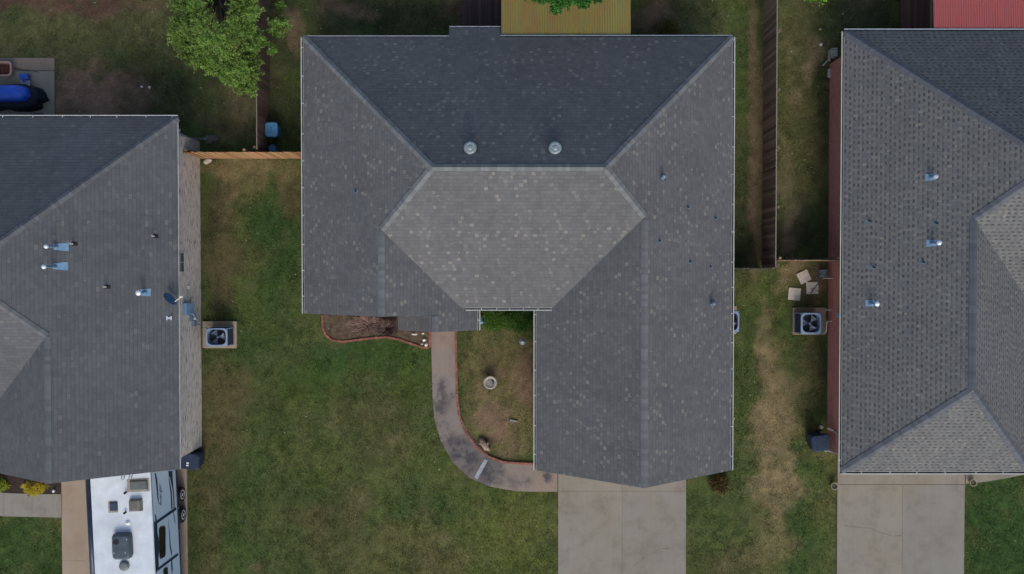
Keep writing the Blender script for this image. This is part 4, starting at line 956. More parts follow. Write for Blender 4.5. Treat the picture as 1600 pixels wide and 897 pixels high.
condenser((pa.x + pb.x) / 2, (pa.y + pb.y) / 2, pb.x - pa.x, pa.y - pb.y, .85, 'blue-gray air conditioner on a pad beside the red brick wall of the right house')
pad((1115, 478), (1151, 522), 'concrete pad showing past the right eave of the middle house')
pa, pb = P(1124, 486, .85), P(1155, 519, .85)
condenser((pa.x + pb.x) / 2, (pa.y + pb.y) / 2, pb.x - pa.x, pa.y - pb.y, .75, 'pale blue air conditioner half hidden under the right eave of the middle house')
o = MB().tube([(xwb - .02, P(0, 502, .4).y, .45), (xwb - .2, P(0, 502, .4).y, .4), (xwb - .22, P(0, 519, .3).y, .35), (xwb - .3, P(0, 521, .3).y, .3)], .028).build('drain_pipe', PVCW); tag(o, 'cream bent pipe between the right condenser and the red brick wall', 'pipe')
o = MB().box(xwb - .11, xwb - .005, P(0, 496, 1.3).y, P(0, 490, 1.3).y, 1.15, 1.4).build('disconnect_box', BLUEB, bevel=.01); tag(o, 'tiny blue box on the red brick wall beside the condenser', 'utility box')
MBp = MB(); ya = P(0, 435, .5).y
for dy, l_ in ((0, .42), (-1.35, .3)): MBp.tube([(xwb - .02, ya + dy, .55), (xwb - l_, ya + dy, .5)], .018)
o = MBp.build('wall_pipe', PVCW); tag(o, 'two thin pale pipe stubs poking from the red brick wall near the white slabs', 'pipe')

# ------------------------------------------------------------------ wheelie bins
BINM = mat('navy_plastic', (.018, .032, .062), .45, var=.25, scale=4, dirt=.1)
def wheelie(x, y, rz, label, marks=False, m=None, h=1.05):
    t = thing('wheelie_bin', label, 'trash bin', (x, y, 0), rz); m = m or BINM
    b = MB(); b.prism([(-.27, -.28), (.27, -.28), (.27, .24), (-.27, .24)], .08, h - .12, top=[(-.33, -.36), (.33, -.36), (.33, .32), (-.33, .32)])
    b.box(-.345, .345, -.375, .335, h - .15, h - .1); b.build('body', m, t, bevel=.02)
    l = MB(); ps = [(-.36, .37), (-.36, -.33), (-.27, -.42), (.27, -.42), (.36, -.33), (.36, .37)]; l.prism(ccw(ps), h - .1, h - .02, top=ccw([(p[0] * .88, p[1] * .9) for p in ps]))
    l.box(-.25, .25, -.2, -.15, h - .022, h - .005); l.box(-.25, .25, .1, .15, h - .022, h - .005); l.build('lid', m, t, bevel=.02)
    MB().tube([(-.26, .36, h - .1), (-.26, .44, h - .08), (.26, .44, h - .08), (.26, .36, h - .1)], .018).build('handle', m, t)
    for s_ in (-1, 1):
        MB().lathe([(.13, -.03), (.14, -.02), (.14, .02), (.13, .03)], (s_ * .31, .26, .14), 18, M=Matrix.Rotation(R(90), 4, 'Y')).build('wheel', RUB, t)
    if marks:
        for s_ in (0, 1): MB().box(-.2 + s_ * .1, -.14 + s_ * .1, .0, .1, h - .006, h - .003).build('sticker', mat('sticker', (.6, .66, .72), .5), t)
    return t
p = P(296, 721, 1.0); wheelie(p.x, p.y, R(83), 'navy wheelie bin with two white marks at the corner of the pale brick wall', True)
p = P(1283, 692, 1.0); wheelie(p.x, p.y, R(-83), 'dark navy wheelie bin beside the red brick wall of the right house')
# blue tub-like bins by the dark fence
def tubbin(px, py, w_, d_, h, label, m, round_=5, name='storage_bin'):
    p = P(px, py, h); t = thing(name, label, 'bin', (p.x, p.y, 0)); n = 32; o_ = []
    for k in range(n):
        q = 2 * math.pi * k / n; cx, cy = math.cos(q), math.sin(q); s_ = (abs(cx) ** round_ + abs(cy) ** round_) ** (-1 / round_); o_.append((cx * s_ * w_ / 2, cy * s_ * d_ / 2))
    prof = [(.82, 0), (.95, h - .1), (1.03, h - .1), (1.03, h - .04), (.97, h - .01), (.8, h + .012), (.76, h + .004), (.3, h + .01)]
    vs = [(a_ * s_, b_ * s_, z) for s_, z in prof for a_, b_ in o_]; nn = len(prof)
    fs = [(l * n + i, l * n + (i + 1) % n, (l + 1) * n + (i + 1) % n, (l + 1) * n + i) for l in range(nn - 1) for i in range(n)] + [tuple(range((nn - 1) * n, nn * n)), tuple(range(n))[::-1]]
    b = MB(); b.add(vs[:n * 3], [f for f in fs if max(f) < 3 * n] + [tuple(range(n))[::-1]]); b.build('body', m, t)
    l = MB(); off = 2 * n; l.add(vs[off:], [tuple(i - off for i in f) for f in fs if min(f) >= off]); l.build('lid', m, t)
    return t, o_
BL = mat('blue_plastic', (.085, .235, .42), .5, var=.15)
t, _ = tubbin(423.5, 202, .53, .61, .75, 'square blue lidded bin standing by the dark fence', BL)
MB().box(-.14, -.11, -.12, .16, .758, .775).box(.11, .14, -.12, .16, .758, .775).box(-.02, .02, -.12, .1, .758, .78).box(-.17, .17, -.15, -.12, .758, .772).build('lid_ribs', mat('blue_rib', (.05, .16, .32), .5), t)
tubbin(425, 232, .36, .36, .5, 'round blue tub between the square blue bin and the cedar fence', mat('blue_dull', (.055, .13, .24), .5), 2, 'round_tub')

# ------------------------------------------------------------------ left patio things
t = thing('fire_pit', 'red-brown planter tub with a pale pink rim at the left edge of the patio', 'planter', P(3, 108.5, .2)); t.location.z = 0
def rr(w_, d_, e=6, n=36):
    o_ = []
    for k in range(n):
        q = 2 * math.pi * k / n; cx, cy = math.cos(q), math.sin(q); s_ = (abs(cx) ** e + abs(cy) ** e) ** (-1 / e); o_.append((cx * s_ * w_ / 2, cy * s_ * d_ / 2))
    return o_
t.name = 'planter_tub'
def ringwall(prof, w_, d_, e=6):
    o_ = rr(w_, d_, e); n = len(o_); vs = []
    for ins, z in prof:
        for a_, b_ in o_: vs.append((a_ * (1 - 2 * ins / w_), b_ * (1 - 2 * ins / d_), z))
    nn = len(prof); fs = [(l * n + i, l * n + (i + 1) % n, (l + 1) * n + (i + 1) % n, (l + 1) * n + i) for l in range(nn - 1) for i in range(n)]
    return vs, fs, n
vs, fs, n = ringwall([(.04, .03), (0, .3), (-.02, .33), (.05, .34), (.06, .3), (.07, .12)], .95, .6); MB().add(vs, fs).build('tub_wall', mat('pink_rim', (.30, .20, .17), .6), t)
MB().prism([(a_, b_) for a_, b_ in rr(.84, .48)], .1, .16).build('soil', mat('red_soil', (.085, .03, .025), .9, var=.5, scale=8, bump=.03), t)
MB().tube([(.42, .1, .1), (.7, .03, .045), (1.1, 0, .045), (1.5, -.08, .045)], .012, 5).build('hose', RUB, t)
p = P(37, 124, .3); t = thing('plastic_stool', 'small blue and white plastic step stool on the patio above the blue tarp', 'stool', (p.x, p.y, .035))
MB().box(-.19, .19, .0, .24, .24, .28).box(-.17, .17, .02, .04, 0, .24).box(-.17, .17, .2, .22, 0, .24).build('upper_step', mat('royal_blue', (.02, .08, .42), .4), t, bevel=.012)
MB().box(-.2, .2, -.25, -.005, .12, .15).box(-.18, .18, -.24, -.22, 0, .12).build('lower_step', mat('milky_plastic', (.26, .30, .40), .4), t, bevel=.01)
MB().box(-.05, .05, -.14, .12, .281, .287).build('emblem', mat('royal_blue_dark', (.02, .05, .25), .4), t)
# tarp covered grill
def cloth(w_, d_, h, e, m, name, parent, loc, seed, amp=.05, n=46):
    vs, fs = [], []; prof = [(1.12, 0), (1.06, .25), (1.02, .7), (.97, .93), (.85, 1.0), (.55, 1.02), (.2, 1.0), (0.01, 1.01)]
    o_ = rr(w_, d_, e, n)
    for s_, z in prof:
        for k, (a_, b_) in enumerate(o_):
            q = 2 * math.pi * k / n; f = (1.15 - z) * amp * (math.sin(q * 5 + seed) + math.sin(q * 9 + seed * 2) * .6 + math.sin(q * 13 + seed * 3) * .4)
            rz_ = .02 * math.sin(a_ * s_ * 9 + seed) + .02 * math.cos(b_ * s_ * 8); vs.append((loc[0] + a_ * (s_ + f), loc[1] + b_ * (s_ + f), max(.0, z * h + (rz_ if z > .5 else 0)) + loc[2]))
    fs = [(l * n + i, l * n + (i + 1) % n, (l + 1) * n + (i + 1) % n, (l + 1) * n + i) for l in range(len(prof) - 1) for i in range(n)]
    fs += [tuple(range((len(prof) - 1) * n, len(prof) * n)), tuple(range(n))[::-1]]
    return MB().add(vs, fs).build(name, m, parent, smooth=True)
p = P(5, 147, .8); t = thing('covered_grill', 'bright blue tarp over a bulky grill with black cloth hem on the left patio', 'covered grill', (p.x, p.y, .035))
cloth(2.3, 1.0, .55, 4, mat('black_cloth', (.006, .009, .02), .7), 'black_cover', t, (.1, -.02, 0), 1.3, .07)
cloth(1.95, .66, .82, 5, mat('blue_tarp', (.012, .085, .52), .35, var=.25, scale=5, spec=.5, bump=.03, bscale=7), 'blue_tarp', t, (.0, .05, .06), 2.1, .05)
MB().tube([(1.05, 0, .2), (1.25, .05, .1), (1.35, .02, .05)], .02, 6).build('strap', RUB, t)
p = P(54, 183, .4); t = thing('folded_chair', 'black draped object poking out from under the back eave of the left house', 'covered chair', (p.x, p.y - .1, .035)); t.name = 'black_cover'
cloth(.8, .5, .4, 3, mat('black_cloth', (0, 0, 0)), 'cover', t, (0, 0, 0), .7, .1)
# pale rocks
ROCK = mat('rock', (.30, .26, .22), .9, var=.3, scale=9, bump=.03, bscale=14)
def rock(px, py, rx, ry, rz, label, m=None, name='rock', seed=1, group=None, a=0):
    p = P(px, py, .0); bm = bmesh.new(); bmesh.ops.create_icosphere(bm, subdivisions=3, radius=1); rs = random.Random(seed)
    of = [Vector((rs.uniform(-1, 1), rs.uniform(-1, 1), rs.uniform(-1, 1))).normalized() for _ in range(9)]
    for v in bm.verts:
        f = 1
        for o_ in of: f -= max(0, v.co.dot(o_) - .72) * .8
        v.co *= f; v.co = Vector((v.co.x * rx, v.co.y * ry, (v.co.z + .6) * rz))
    me = bpy.data.meshes.new(name); bm.to_mesh(me); bm.free(); me.materials.append(m or ROCK); o = bpy.data.objects.new(name, me); C.objects.link(o)
    o.location = (p.x, p.y, 0); o.rotation_euler = (0, 0, a); tag(o, label, 'rock', group); return o
WR = mat('white_rock', (.62, .60, .52), .8, var=.2)
rock(663, 531, .09, .08, .08, 'white rock topmost of the pair in the corner of the bed by the walk', WR, seed=2)
rock(666, 538, .085, .1, .08, 'white rock lowest in the corner of the bed where edging meets the walk', WR, seed=3)
rock(660, 537, .1, .07, .07, 'tan rock beside the white rocks in the bed corner', ROCK, seed=4)
rock(648, 522, .13, .06, .06, 'flat pale rock under the porch roof edge, left of the other white rocks', WR, seed=5)
rock(661, 521, .07, .05, .06, 'small white rock under the porch roof edge beside the walk', WR, seed=6)
rock(222, 136, .06, .05, .05, 'small white stone in the left back yard, left of its twin', WR, seed=7)
rock(234, 137, .06, .07, .05, 'small white stone in the left back yard, nearer the tree', WR, seed=8)
rock(330, 218, .35, .22, .06, 'flat gray stone in the dark corner behind the cedar fence', mat('gray_stone', (.10, .095, .085), .9), seed=9)
rock(325, 252, .2, .13, .07, 'pale flat stone at the foot of the cedar fence', mat('pale_stone', (.42, .38, .32), .9), seed=10, a=.3)
rock(1282, 667, .09, .09, .07, 'small pale stone on the grass just above the right wheelie bin', mat('pale_stone', (1, 1, 1)), seed=11)
rock(1282, 70, .08, .08, .07, 'round white stone by the lumber at the upper corner of the red brick wall', WR, seed=12)
rock(1281, 46, .07, .06, .05, 'pale pebble on bare soil above the lumber in the right yard', ROCK, seed=13)
# stump with dark hollow in the courtyard
p = P(757, 694); t = thing('driftwood_stump', 'gnarled pale driftwood stump lying in a dark hollow in the courtyard', 'stump', (p.x, p.y, 0), R(-50))
SW_ = mat('driftwood', (.27, .205, .15), .9, var=.45, scale=7, bump=.04, bscale=12)
MB().tube([(-.35, .02, .05), (-.2, .03, .1), (0, 0, .13), (.18, -.03, .12), (.34, .02, .07)], [.05, .12, .14, .13, .05], 9).build('log', SW_, t, smooth=True)
MB().tube([(0, 0, .1), (.06, .14, .15), (.02, .24, .14)], [.09, .06, .02], 7).tube([(-.1, 0, .1), (-.16, -.12, .12), (-.24, -.17, .1)], [.08, .05, .02], 7).build('branch_stub', SW_, t, smooth=True)
# birdbath
p = P(766, 597.5, .3); t = thing('birdbath', 'round pale concrete birdbath bowl standing in the courtyard', 'birdbath', (p.x, p.y, 0))
BB = mat('birdbath_concrete', (.36, .34, .30), .85, var=.25, scale=8, bump=.01)
MB().lathe([(.15, 0), (.13, .05), (.08, .1), (.07, .2), (.12, .24)], n=20).build('pedestal', BB, t, smooth=True)
MB().lathe([(.1, .22), (.22, .26), (.28, .33), (.285, .36), (.235, .365), (.215, .33), (.12, .29), (0, .285)], n=32).build('bowl', BB, t, smooth=True)
MB().lathe([(.2, .315), (.0, .318)], n=24).build('water', mat('murky_water', (.22, .20, .17), .15, var=.5, scale=8, spec=.5), t)
MB().add([(.03, .12, .325), (.1, .14, .33), (.16, .08, .33), (.17, -.02, .325), (.1, -.09, .325), (.12, .02, .33), (.07, .06, .335)], [(0, 1, 2, 6), (2, 3, 5, 6), (3, 4, 5)]).build('leaf_debris', RUB, t)
# hexagonal feeder
p = P(816.5, 534, .9); t = thing('bird_feeder', 'small six-sided gray metal lantern on a stake by the garage wing', 'garden lantern', (p.x, p.y, 0)); t.name = 'garden_lantern'
MB().tube([(0, 0, -.05), (0, 0, .6)], .012).build('stake', GALVD, t)
MB().lathe([(.08, .6), (.1, .62), (.1, .82), (.16, .84), (.15, .87), (.06, .94), (.03, .95), (0, .99)], n=6).build('hood', mat('lantern_metal', (.22, .27, .31), .4, .3), t)
MB().lathe([(.035, .95), (.045, .98), (0, 1.02)], n=12).build('finial', CAPW, t)
# blue cone ornament
p = P(753, 501, .3); t = thing('garden_cone', 'small light blue folded cone ornament beside the courtyard shrub', 'ornament', (p.x, p.y, 0), R(10)); t.name = 'garden_ornament'
BC = mat('sky_blue', (.13, .36, .48), .5, var=.4, scale=10)
MB().add([(-.19, -.14, .25), (.19, -.14, .25), (0.02, .22, .3), (0, -.03, .5)], [(0, 1, 3), (1, 2, 3), (2, 0, 3), (2, 1, 0)]).build('vane', BC, t)
MB().add([(-.12, -.1, .37), (.03, -.12, .33), (.0, -.02, .52)], [(0, 1, 2), (2, 1, 0)]).build('pale_fold', CAPW, t)
MB().tube([(0, -.02, -.05), (0, -.02, .27)], .012).build('stake', GALVD, t)
p = P(803, 658, .05); t = MB().box(-.16, .16, -.04, .04, 0, .05, TR(0, 0, 0, R(-12))).box(-.17, -.12, -.055, .055, 0, .07, TR(0, 0, 0, R(-12))).build('garden_tool', mat('gray_tool', (.20, .19, .18), .6)); t.location = (p.x, p.y, 0); tag(t, 'short gray metal bar lying on the courtyard grass', 'garden tool')
o = MB().lathe([(.03, 0), (.03, .12), (.06, .13), (.07, .16), (.03, .19), (0, .2)], n=12).build('solar_light', CAPW, smooth=True); o.location = P(84.5, 767, .1); o.location.z = 0; tag(o, 'tiny silver solar light in the mulch right of the yellow shrub', 'garden light')
# flowers pots by right driveway
def pot(px, py, label):
    p = P(px, py, .25); t = thing('flower_pot', label, 'flower pot', (p.x, p.y, 0))
    MB().lathe([(.09, 0), (.13, .22), (.155, .23), (.155, .27), (.13, .27), (.12, .2), (0, .19)], n=24).build('pot', mat('pot_stone', (.27, .25, .20), .8), t)
    MB().lathe([(.12, .2), (.08, .215), (0, .22)], n=16).build('soil', mat('mossy_soil', (.06, .07, .035), .9), t); return t
pot(1304, 759.5, 'round empty pot on the grass at the left edge of the right driveway'); pot(1521, 754.5, 'round empty pot on the slab beyond the right end of the driveway')
# paving squares
def paver(px, py, s_, a_, label, z=.0, crack=False):
    p = P(px, py, .05 + z); o = MB().box(-s_ / 2, s_ / 2, -s_ / 2, s_ / 2, z, z + .05).build('paving_slab', mat('pale_slab', (.50, .46, .40), .85, var=.15, scale=5, dirt=.3), bevel=.008)
    o.location = (p.x, p.y, 0); o.rotation_euler = (0, 0, a_); tag(o, label, 'paving slab', 'loose paving slabs by the red brick wall'); return o
paver(1256.5, 432.5, .5, R(27), 'loose pale square slab turned askew, topmost of the three', .0)
paver(1269.5, 450, .52, R(2), 'loose pale square slab nearest the red wall with twigs across its corner', .0)
paver(1241.5, 459.5, .53, R(-5), 'loose pale square slab farthest left and lowest of the three', .0)
p = P(1270, 450, .08); o = MB().tube([(-.1, -.25, .07), (.1, .02, .08), (.28, .26, .07)], .013, 5).tube([(-.08, -.05, .075), (.1, -.02, .085), (.24, -.18, .07)], .01, 5).build('fallen_twig', mat('dark_twig', (.03, .022, .018), .9)); o.location = (p.x, p.y, 0); tag(o, 'dark forked twig lying across the corner of a pale slab', 'twig')
# hose reel heap
p = P(1288, 427, .3); t = thing('hose_reel', 'small teal hose reel with a coiled hose against the red brick wall', 'hose reel', (p.x, p.y, 0))
TE = mat('teal_plastic', (.28, .52, .52), .5, var=.4, scale=14)
MB().lathe([(.12, -.1), (.12, .1)], (0, 0, .25), 16, M=Matrix.Rotation(R(90), 4, 'X')).lathe([(.17, -.02), (.17, 0)], (0, .12, .25), 16, M=Matrix.Rotation(R(90), 4, 'X')).lathe([(.17, 0), (.17, .02)], (0, -.12, .25), 16, M=Matrix.Rotation(R(90), 4, 'X')).build('reel', TE, t)
cp = [(math.cos(q) * .15, -.09 + q / 40 * .18, .25 + math.sin(q) * .15) for q in np.linspace(0, 40, 160)]; MB().tube(cp, .014, 5).build('coil', mat('gray_hose', (.16, .19, .19), .6), t)
MB().box(-.16, -.13, -.15, .15, 0, .3).box(.13, .16, -.15, .15, 0, .3).build('frame', GALVD, t)
MB().tube([(-.1, .1, .05), (-.35, .3, .03), (-.45, .15, .03), (-.2, .0, .03)], .012, 5).build('hose_tail', mat('gray_hose', (0, 0, 0)), t)
# lumber at the NW corner of the right house
LUM = mat('gray_lumber', (.34, .34, .30), .85, var=.3)
p = P(1304, 82, .4); t = thing('step_ladder', 'small gray slatted step frame at the top corner of the red brick wall', 'step frame', (p.x, p.y, 0), R(4)); t.name = 'step_frame'
mb = MB()
for k in range(5): mb.box(-.12, .12, -.16 + k * .075, -.12 + k * .075, .4, .43)
mb.build('slats', LUM, t); MB().box(-.13, -.1, -.18, .18, 0, .4).box(.1, .13, -.18, .18, 0, .4).build('side_rails', LUM, t)
for px, py, w_, l_, a_, lb in ((1293, 96, .05, .3, R(48), 'pale short plank set diagonally below the slatted frame'), (1299, 89, .09, .22, R(92), 'upright short gray plank beside the slatted frame'), (1303, 87, .06, .3, R(-18), 'thin gray plank across the foot of the slatted frame'), (1299, 112, .12, .36, R(88), 'pinkish gray block leaning at the foot of the red wall')):
    p = P(px, py, .3); o = MB().box(-l_ / 2, l_ / 2, -w_ / 2, w_ / 2, .0, .1).build('plank', LUM, bevel=.006); o.location = (p.x, p.y, 0.0); o.rotation_euler = (0, 0, a_); tag(o, lb, 'plank')
# low decks behind the houses
def deck(px0, px1, y0, y1, col, label):
    x0, x1 = P(px0, 30).x, P(px1, 30).x; t = thing('wood_deck', label, 'deck', ((x0 + x1) / 2, (y0 + y1) / 2, 0)); mb = MB(); x = x0
    while x < x1 - .1: r_ = random.uniform(.75, 1.25); mb.box(x - (x0 + x1) / 2, x - (x0 + x1) / 2 + .13, -(y1 - y0) / 2, (y1 - y0) / 2, .1, .14, tint=tuple(c * r_ for c in col)); x += .14
    mb.build('boards', WOODM, t); MB().box(-(x1 - x0) / 2 + .02, (x1 - x0) / 2 - .02, -(y1 - y0) / 2 + .02, (y1 - y0) / 2 - .02, 0, .09, tint=col).build('joists', WOODM, t)
    NOEX.append(rect(x0, x1, y0, y1))
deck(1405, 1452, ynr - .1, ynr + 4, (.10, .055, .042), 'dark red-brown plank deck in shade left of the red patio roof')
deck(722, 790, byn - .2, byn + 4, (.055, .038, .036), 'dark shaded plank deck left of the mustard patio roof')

# ------------------------------------------------------------------ travel trailer
ang = math.atan2(6.2, 152); ZT = 3.12; ZB = .72
rc = P(234.8, 740, ZT); LEN = 8.6; WID = 2.42; ang2 = ang
ax = Vector((math.sin(ang), -math.cos(ang), 0)); rt = Vector((math.cos(ang), math.sin(ang), 0))   # ax = forward (south)
org = Vector((rc.x, rc.y, 0)) - ax * .22 - rt * WID / 2
rv = thing('travel_trailer', 'white travel trailer with navy side graphics parked nose out on the left driveway', 'trailer', org, ang)
# local frame: x = right (east), y = north ; body from y=0 to y=-LEN
Mloc = Matrix.Translation(org) @ rot(ang); Minv = Mloc.inverted(); NS = rt; DS = rt.dot(org) + WID / 2
def side(px, py):
    q = Minv @ hit(px, py, rt, DS); return q.y, q.z
def top(px, py, z=ZT): q = Minv @ P(px, py, z); return q.x, q.y
RVW = mat('trailer_white', (.54, .60, .65), .45, var=.16, scale=1.6, dirt=.14)
RVS = mat('trailer_side', (.50, .64, .78), .3, var=.06, scale=1.0)
NAVY = mat('navy_trim', (.022, .038, .075), .35, var=.2); TANF = mat('sealant_tan', (.30, .27, .23), .8, var=.3, scale=12)
hw = WID / 2; prof = [(-hw, ZB), (hw, ZB), (hw, ZT - .05), (hw - .035, ZT - .008), (hw * .5, ZT + .012), (0, ZT + .02), (-hw * .5, ZT + .012), (-hw + .035, ZT - .008), (-hw, ZT - .05)]
n = len(prof); stations = [(0, 0, 1), (-LEN + 1.1, 0, 1), (-LEN + .5, .0, .93), (-LEN, 0, .62)]
vs = []
for yy, _, s_ in stations:
    for a_, z in prof: vs.append((a_, yy, ZB + (z - ZB) * s_))
fs = [(l * n + i, (l + 1) * n + i, (l + 1) * n + (i + 1) % n, l * n + (i + 1) % n) for l in range(len(stations) - 1) for i in range(n)] + [tuple(range(n))[::-1], tuple(range((len(stations) - 1) * n, len(stations) * n))]
mb = MB(); mb.add(vs, fs)
mb.mi = [(1 if (k < (len(stations) - 1) * n and k % n in (1, 8, 0)) or k >= (len(stations) - 1) * n else 0) for k in range(len(fs))]
bd = mb.build('body', [RVW, RVS], rv)
bm = bmesh.new(); bm.from_mesh(bd.data); bmesh.ops.recalc_face_normals(bm, faces=bm.faces[:]); bm.to_mesh(bd.data); bm.free()
MB().box(hw - .02, hw + .008, -LEN + 1.1, 0, ZT - .075, ZT - .045).build('roof_trim', NAVY, rv)
MB().box(hw - .02, hw + .012, -LEN + .6, -.0, ZB - .02, ZB + .07).build('skirt_trim', NAVY, rv)
MB().box(-hw * .8, hw * .8, -LEN + .3, -.1, .45, ZB).build('chassis', RUB, rv)
MB().tube([(-.5, -LEN, .5), (0, -LEN - 1.1, .5), (.5, -LEN, .5)], .05).build('tow_bar', RUB, rv)
# awning along the west side
MB().tube([(-hw - .12, -.28, ZT - .16), (-hw - .12, -5.4, ZT - .16)], .12, 14).build('awning', NAVY, rv, smooth=True)
MB().box(-hw - .13, -hw, -.34, -.28, ZT - .5, ZT - .1).build('awning_bracket', RVW, rv); MB().box(-hw - .13, -hw, -5.46, -5.4, ZT - .5, ZT - .1).build('awning_bracket', RVW, rv)
# side graphics: thin decals proud of the wall, in (y, z)
def decal(pts, m, name='stripe', d=.003):
    q = [side(*p) for p in pts]; x0, x1 = hw + .001, hw + d + .001
    vs = [(x0, a_, z) for a_, z in q] + [(x1, a_, z) for a_, z in q]; k = len(q)
    o = MB().add(vs, [tuple(range(k)), tuple(range(k, 2 * k))] + [(i, (i + 1) % k, k + (i + 1) % k, k + i) for i in range(k)]).build(name, m, rv)
    bm = bmesh.new(); bm.from_mesh(o.data); bmesh.ops.recalc_face_normals(bm, faces=bm.faces[:]); bm.to_mesh(o.data); bm.free(); return o
def c5(X, Y): return (130 + X / 5.372, 730 + Y / 5.372)
decal([c5(612, 452), c5(612, 478), c5(782, 358), c5(776, 336)], NAVY, d=.006)
decal([c5(622, 850), c5(624, 872), c5(796, 742), c5(795, 720)], NAVY, d=.006)
decal([c5(594, 455), c5(620, 458), c5(634, 850), c5(608, 895)], NAVY, d=.005)
decal([c5(600, 50), c5(612, 55), c5(622, 110), c5(628, 200), c5(636, 320), c5(622, 255), c5(614, 170)], NAVY)
decal([c5(714, 32), c5(748, 32), c5(752, 110), c5(760, 200), c5(772, 335), c5(738, 352), c5(734, 230), c5(720, 120)], NAVY)
decal([c5(752, 30), c5(760, 30), c5(776, 330), c5(768, 335)], RVW, d=.005)
decal([c5(722, 80), c5(726, 80), c5(750, 200), c5(758, 335), c5(750, 340), c5(744, 210)], RVW, d=.006)
decal([c5(600, 400), c5(610, 400), c5(618, 450), c5(606, 452)], NAVY)
decal([c5(710, 420), c5(716, 470), c5(728, 560), c5(733, 640), c5(745, 720), c5(740, 750), c5(724, 660), c5(722, 570)], mat('slate_swoosh', (.06, .11, .18), .35))
decal([c5(612, 560), c5(618, 530), c5(634, 600), c5(640, 690), c5(632, 760), c5(630, 690)], NAVY)
decal([c5(752, 370), c5(758, 372), c5(770, 440), c5(772, 480), c5(764, 440)], NAVY)
decal([c5(738, 775), c5(746, 775), c5(752, 860), c5(745, 900), c5(738, 840)], NAVY)
WF = mat('rv_window_frame', (.02, .022, .03), .4); RVG = mat('rv_glass', (.012, .010, .012), .1, spec=.5)
for pts in (((634, 520), (646, 500), (680, 493), (690, 510), (690, 730), (684, 752), (650, 770), (640, 760)), ((670, 862), (684, 845), (703, 838), (708, 850), (712, 960), (700, 975), (684, 985), (678, 975))):
    w_ = decal([c5(*p) for p in pts], WF, 'window', .012); cx = sum(p[0] for p in pts) / 8; cy = sum(p[1] for p in pts) / 8
    g = decal([c5(cx + (p[0] - cx) * .82, cy + (p[1] - cy) * .92) for p in pts], RVG, 'pane', .015); g.parent = w_
# lettering on the side
tc_ = bpy.data.curves.new('lettering', 'FONT'); tc_.body = 'Avenger'; tc_.size = .46; tc_.shear = .35; tc_.extrude = .002; tc_.offset = -.002; tc_.space_character = .95
to = bpy.data.objects.new('tmp', tc_); C.objects.link(to); bpy.context.view_layer.update()
mesh = bpy.data.meshes.new_from_object(to); bpy.data.objects.remove(to); mesh.name = 'lettering'; mesh.materials.clear(); mesh.materials.append(mat('letter_gray', (.07, .10, .15), .5))
ly0, lz0 = side(*c5(664, 322)); ly1, lz1 = side(*c5(650, 130)); le = bpy.data.objects.new('lettering', mesh); C.objects.link(le); le.parent = rv
wdt = max(v.co.x for v in mesh.vertices); sc_ = (ly1 - ly0) / wdt
le.matrix_local = Matrix.Translation((hw + .006, ly0, lz0 + .05)) @ Matrix(((0, 0, 1, 0), (1, 0, 0, 0), (0, 1, 0, 0), (0, 0, 0, 1))) @ Matrix.Diagonal((sc_, sc_ * 1.15, 1, 1))
# wheels
TY = mat('tyre', (.016, .016, .018), .85); RIM = mat('rim', (.62, .64, .70), .4, .1)
for px, py in ((278.5, 775.5), (280.5, 807)):
    for s_ in (1, -1):
        yy, _ = side(px, py); Mw = Matrix.Rotation(R(90), 4, 'Y')
        w_ = MB().lathe([(.2, -.1), (.31, -.1), (.345, -.06), (.345, .06), (.31, .1), (.2, .1)], (s_ * (hw - .03), yy, .345), 26, M=Mw).build('wheel', TY, rv)
        MB().lathe([(.2, -.04), (.205, .105), (.17, .108), (.15, .06), (.07, .05), (.06, .11), (0, .115)] if s_ > 0 else [(0, -.115), (.06, -.11), (.07, -.05), (.15, -.06), (.17, -.108), (.205, -.105), (.2, .04)], (s_ * (hw - .03), yy, .345), 22, M=Mw).build('rim', RIM, w_)
yy, _ = side(279.5, 791); MB().box(hw - .03, hw + .06, yy - .95, yy + .95, .74, .8).build('fender', RUB, rv, bevel=.02)
yy, _ = side(277, 795); MB().box(hw, hw + .04, yy - .04, yy + .04, .68, .74).build('marker_lamp', mat('pale_blue_metal', (1, 1, 1)), rv)
# roof furniture
def rt_box(X0, X1, Y0, Y1, name, m, h, taper=.9, z=ZT, bev=.02, parent=rv, zb=None):
    (x0, y1), (x1, y0) = top(*c5(X0, Y0), z + h), top(*c5(X1, Y1), z + h); cx, cy = (x0 + x1) / 2, (y0 + y1) / 2
    ps = rect(x0, x1, y0, y1); o = MB().prism(ps, ZT - .01 if zb is None else zb, z + h, top=[(cx + (a_ - cx) * taper, cy + (b_ - cy) * taper) for a_, b_ in ps]).build(name, m, parent, bevel=bev); return o
GG = mat('smoked_plastic', (.10, .115, .11), .3, var=.25, scale=3, spec=.5)
s_ = rt_box(362, 556, 100, 205, 'skylight', TANF, .02, 1); rt_box(378, 540, 118, 194, 'skylight_dome', GG, .11, .86, parent=s_)
vs_ = rt_box(370, 486, 276, 380, 'vent_cover', mat('vent_brown', (.16, .155, .13), .5, var=.3), .2, .82)
(x0, y1), (x1, y0) = top(*c5(380, 285), ZT + .2), top(*c5(470, 360), ZT + .2)
mb = MB()
for k in range(5): xx = x0 + .05 + k * (x1 - x0 - .1) / 5; mb.box(xx, xx + .012, y0 + .03, y1 - .03, ZT + .199, ZT + .214)
mb.build('vent_ribs', GG, vs_)
s_ = rt_box(205, 296, 285, 382, 'roof_hatch', TANF, .02, 1); rt_box(214, 286, 296, 372, 'hatch_lid', mat('hatch_dark', (.035, .055, .09), .35), .09, .85, parent=s_)
